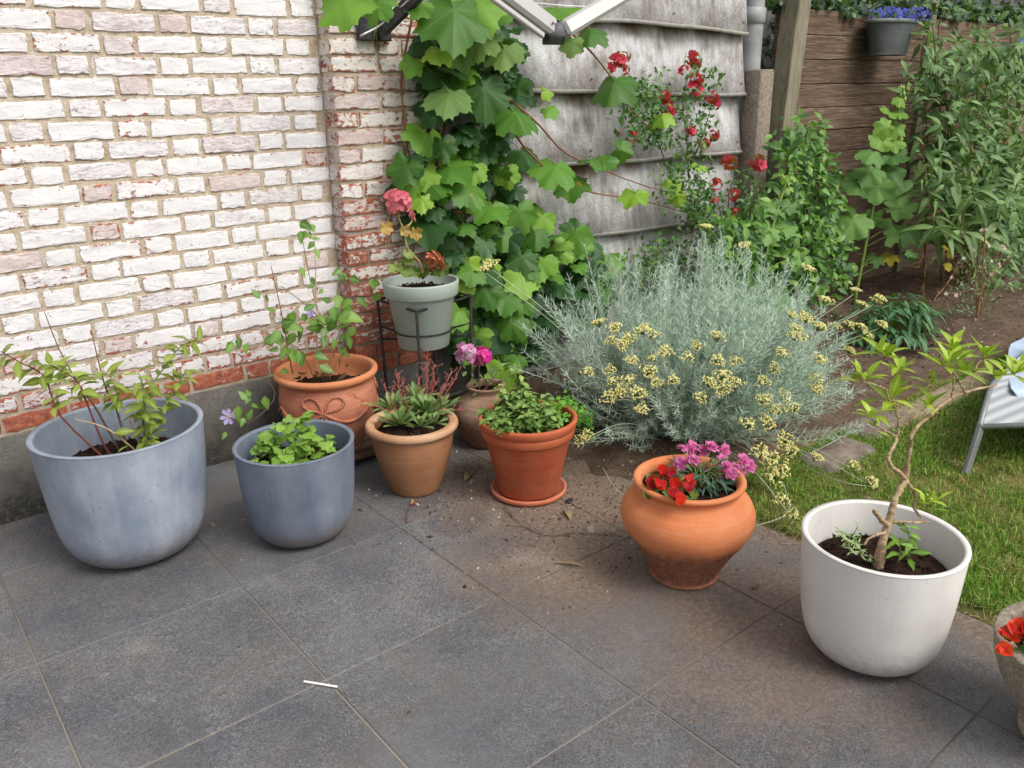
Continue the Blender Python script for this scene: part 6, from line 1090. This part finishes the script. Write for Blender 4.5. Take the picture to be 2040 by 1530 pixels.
b = MB(); b.add(G.reshape(-1, 3), [np.stack([k+j, k+j+1, k+j+1+nu, k+j+nu], -1).reshape(-1, 4)]); b.build('sling', MESHF, lo); b = MB(); b.add(*tubes(np.array([A0, A1-up1*.08, A1+far*.02, A1+far*.5, A1+far])+0, .012, 8)); b.build('side_rail', FR, lo); b = MB(); b.add(*tubes(np.array([A0, B1]), .012, 8)); b.build('end_rail', FR, lo)
m = NM('pale blue towelling'); TOW = m.pbr(m.mix(m.noise(8, 3), S(168, 188, 212), S(204, 218, 234)), .95, m.bump(m.noise(260, 3), .004), .1)
T0 = PY(2008, 770, f0[1]+.1); t1 = PY(2012, 690, f0[1]+.45); t2 = PY(2054, 662, f0[1]+.55); tw = np.array([.55, -.40, 0]); tb0 = PY(2042, 815, f0[1]+.02); prs = smooth_path([tb0+np.array([0, -.01, .005]), T0+np.array([0, -.01, .015]), t1, t2], 14); U, Vv = np.meshgrid(np.linspace(0, 1, 14), np.arange(14)); G = prs[Vv.astype(int)]+U[..., None]*tw+np.stack([0*U, 0*U, .012*np.sin(U*14+Vv)], -1); k = np.arange(13)[:, None]*14; j = np.arange(13)[None]
b = MB(); q = np.stack([k+j, k+j+1, k+j+1+14, k+j+14], -1).reshape(-1, 4); b.add(G.reshape(-1, 3), [q]); b.add(G.reshape(-1, 3)-np.array([0, .0, .006]), [q[:, ::-1]]); o = b.build('towel', TOW, loc=tuple(T0)); tag(o, 'pale blue towel thrown over the lounger at the right edge', 'towel')

# ================================================================== SMALL THINGS ON THE GROUND
s0, s1 = PZ(605, 1358, .002), PZ(672, 1369, .002); b = MB(); b.add(*bar(s0+UPV*.0015, s1+UPV*.0015, .0075, .003, .001)); o = b.build('white_strip', plain('white plastic', (226, 226, 224), .5), loc=tuple((s0+s1)/2), smooth=False); tag(o, 'thin white plastic strip lying across a slab joint', 'strip')
PAPER = leaf_mat('dry papery husk', [(150, 124, 92), (186, 160, 126)], .8, .2)
def litter(x, y, L, ang, lab, w=.28, fold=.9, curl=.3, cat='dead leaf'):
    p = PZ(x, y, .006); b = MB(); t = blade(w, 7, fold, curl, .45, 0, .2); M = frame(np.array([math.cos(ang), math.sin(ang), .05]), np.array([.1, -.2, 1.0]))*L; b.add(t[0]@M.T+p, t[1], t[2]); o = b.build('dry_leaf', PAPER, loc=tuple(p)); tag(o, lab, cat, 'dry leaves on the patio')
litter(1136, 1036, .11, 1.0, 'folded dry husk on the soil right of the terracotta saucer'); litter(1165, 1128, .12, 2.2, 'thin curled dry leaf on the soily slabs left of the urn', .12, .6, .3); litter(925, 958, .10, .5, 'crumpled brown leaf between the tan pot and red pot', .4); litter(938, 946, .09, .9, 'paler crumpled leaf on top of the twig pile', .45, 1.1, .5); litter(818, 1006, .07, .6, 'small dry leaf touching the front of the tan pot', .3)
def twig(name, pts, r, lab, mat, cat='twig', br=0):
    P = smooth_path([PZ(x, y, z) for x, y, z in pts], 26); P = P+RNG.normal(0, .0012, P.shape); b = MB(); b.add(*tubes(P, np.linspace(r, r*.6, 26), 6))
    for _ in range(br): i = RNG.integers(26); d = RNG.normal(0, 1, 3)*np.array([1, 1, .25]); d[2] = abs(d[2]); b.add(*tubes(np.array([P[i], P[i]+nrm(d)*.02, P[i]+nrm(d)*.035+RNG.normal(0, .006, 3)+np.array([0, 0, .008])]), r*.5, 5))
    o = b.build(name, mat, loc=tuple(P[0])); tag(o, lab, cat)
GREYTW = stem_mat('grey dead twig', (92, 82, 74), (140, 128, 116)); twig('dead_twig', [(1005, 1008, .01), (1025, 1030, .012), (1050, 1052, .005), (1095, 1066, .006), (1150, 1060, .01), (1240, 1068, .005)], .0028, 'long grey dead twig running from the saucer to the urn', GREYTW, br=9)
twig('dead_twig', [(835, 998, .004), (815, 1010, .008), (810, 1035, .006), (812, 1042, .004)], .0018, 'thin reddish twig on the slab in front of the tan pot', REDTW, br=6)
b = MB(); k = 34; c0 = PZ(935, 935, .012); a = RNG.uniform(0, 3.14, k); p0 = c0+RNG.normal(0, 1, (k, 3))*np.array([.04, .03, .006]); dd = np.stack([np.cos(a), np.sin(a), RNG.normal(0, .2, k)], 1)*RNG.uniform(.03, .08, (k, 1)); b.add(*tubes(np.stack([p0-dd, p0+RNG.normal(0, .008, (k, 3)), p0+dd], 1), .0011, 4)); o = b.build('twig_pile', GREYTW, loc=tuple(c0)); tag(o, 'tangle of dry twigs between the tan pot and red pot', 'twigs', kind='stuff')
b = crumbs(16, .012, (0, 0), .006, 5, (.006, .010)); p = PZ(1135, 1003); o = b.build('seed_pod', plain('black seed pod', (40, 32, 28), .8), loc=(0, 0, 0)); o.location = (p[0], p[1], .006); tag(o, 'dark dried seed pod right of the terracotta saucer', 'seed pod')
# crumbs of soil and grit thrown over the slabs, litter in the bed
def grit(name, n, cx, cy, sx, sy, zf, size, mat, lab, seed):
    rg = np.random.default_rng(seed); t = np.array([(1, 0, 0), (-1, 0, 0), (0, 1, 0), (0, -1, 0), (0, 0, 1), (0, 0, -1)], float); F = bt[1]; X = cx+rg.normal(0, sx, n); Y = cy+rg.normal(0, sy, n); ok = (Y < -.02); X, Y = X[ok], Y[ok]; n = len(X); pos = np.stack([X, Y, zf(X, Y)], 1); b = MB(); b.inst((t, F, np.zeros(6)), frame(rg.normal(0, 1, (n, 3)), rg.normal(0, 1, (n, 3)))*(rg.lognormal(0, .5, n)*size)[:, None, None]*np.array([1, .7, .5])[None, None], pos); tag(b.build(name, mat, smooth=False), lab, 'soil', kind='stuff')
zgr = lambda X, Y: np.maximum(np.where(bed_edge(X, Y) > -.16, bed_z(X, Y), -.1), .001)
m = NM('crumb of earth'); r = m.rnd(True); CRM = m.pbr(m.ramp(r, [(0, S(70, 56, 46)), (.6, S(112, 94, 80)), (.93, S(150, 134, 118)), (1, S(200, 196, 190))]), .95, None, .1)
grit('soil_crumbs', 5200, 2.02, -1.30, .28, .32, zgr, .0028, CRM, 'crumbs of soil and grit scattered over the slabs beside the bed', 1); grit('bed_crumbs', 6000, 4.4, -.8, 1.3, .45, zgr, .006, CRM, 'lumps and grit on the bare soil of the bed', 2)
b = MB(); n = 900; X = RNG.uniform(2.4, 7.5, n); Y = RNG.uniform(-1.45, -.05, n); pos = np.stack([X, Y, bed_z(X, Y)+.006], 1); leaf_mass(b, [blade(.35, 3, .8, .5, .45), blade(.15, 3, .4, .3, .5)], pos, rdir(n, (0, 0, .05), .8)*np.array([1, 1, .2]), rdir(n, (0, 0, 1), .35), RNG.uniform(.015, .05, n)); tag(b.build('leaf_litter', leaf_mat('brown leaf litter', [(84, 62, 46), (128, 98, 72), (168, 140, 108)], .9, .1, True), smooth=False), 'brown leaf litter strewn over the bed soil', 'litter', kind='stuff')
b = MB(); n = 500; X = 2.44+np.abs(RNG.normal(0, .05, n))*RNG.choice([-1, 1], n); Y = RNG.uniform(-3.4, -1.6, n); a = RNG.uniform(0, 6.28, n); L = RNG.uniform(.015, .05, n); p0 = np.stack([X, Y, np.full(n, .006)], 1); d = np.stack([np.cos(a), np.sin(a), RNG.normal(0, .1, n)], 1)*L[:, None]; b.add(*tubes(np.stack([p0, p0+d*.5+RNG.normal(0, .003, (n, 3)), p0+d], 1), .0007, 3)); tag(b.build('straw_litter', plain('dry straw', (158, 138, 104), .9, .2, 30), smooth=False), 'dry grass bits along the patio edge by the lawn', 'litter', kind='stuff')
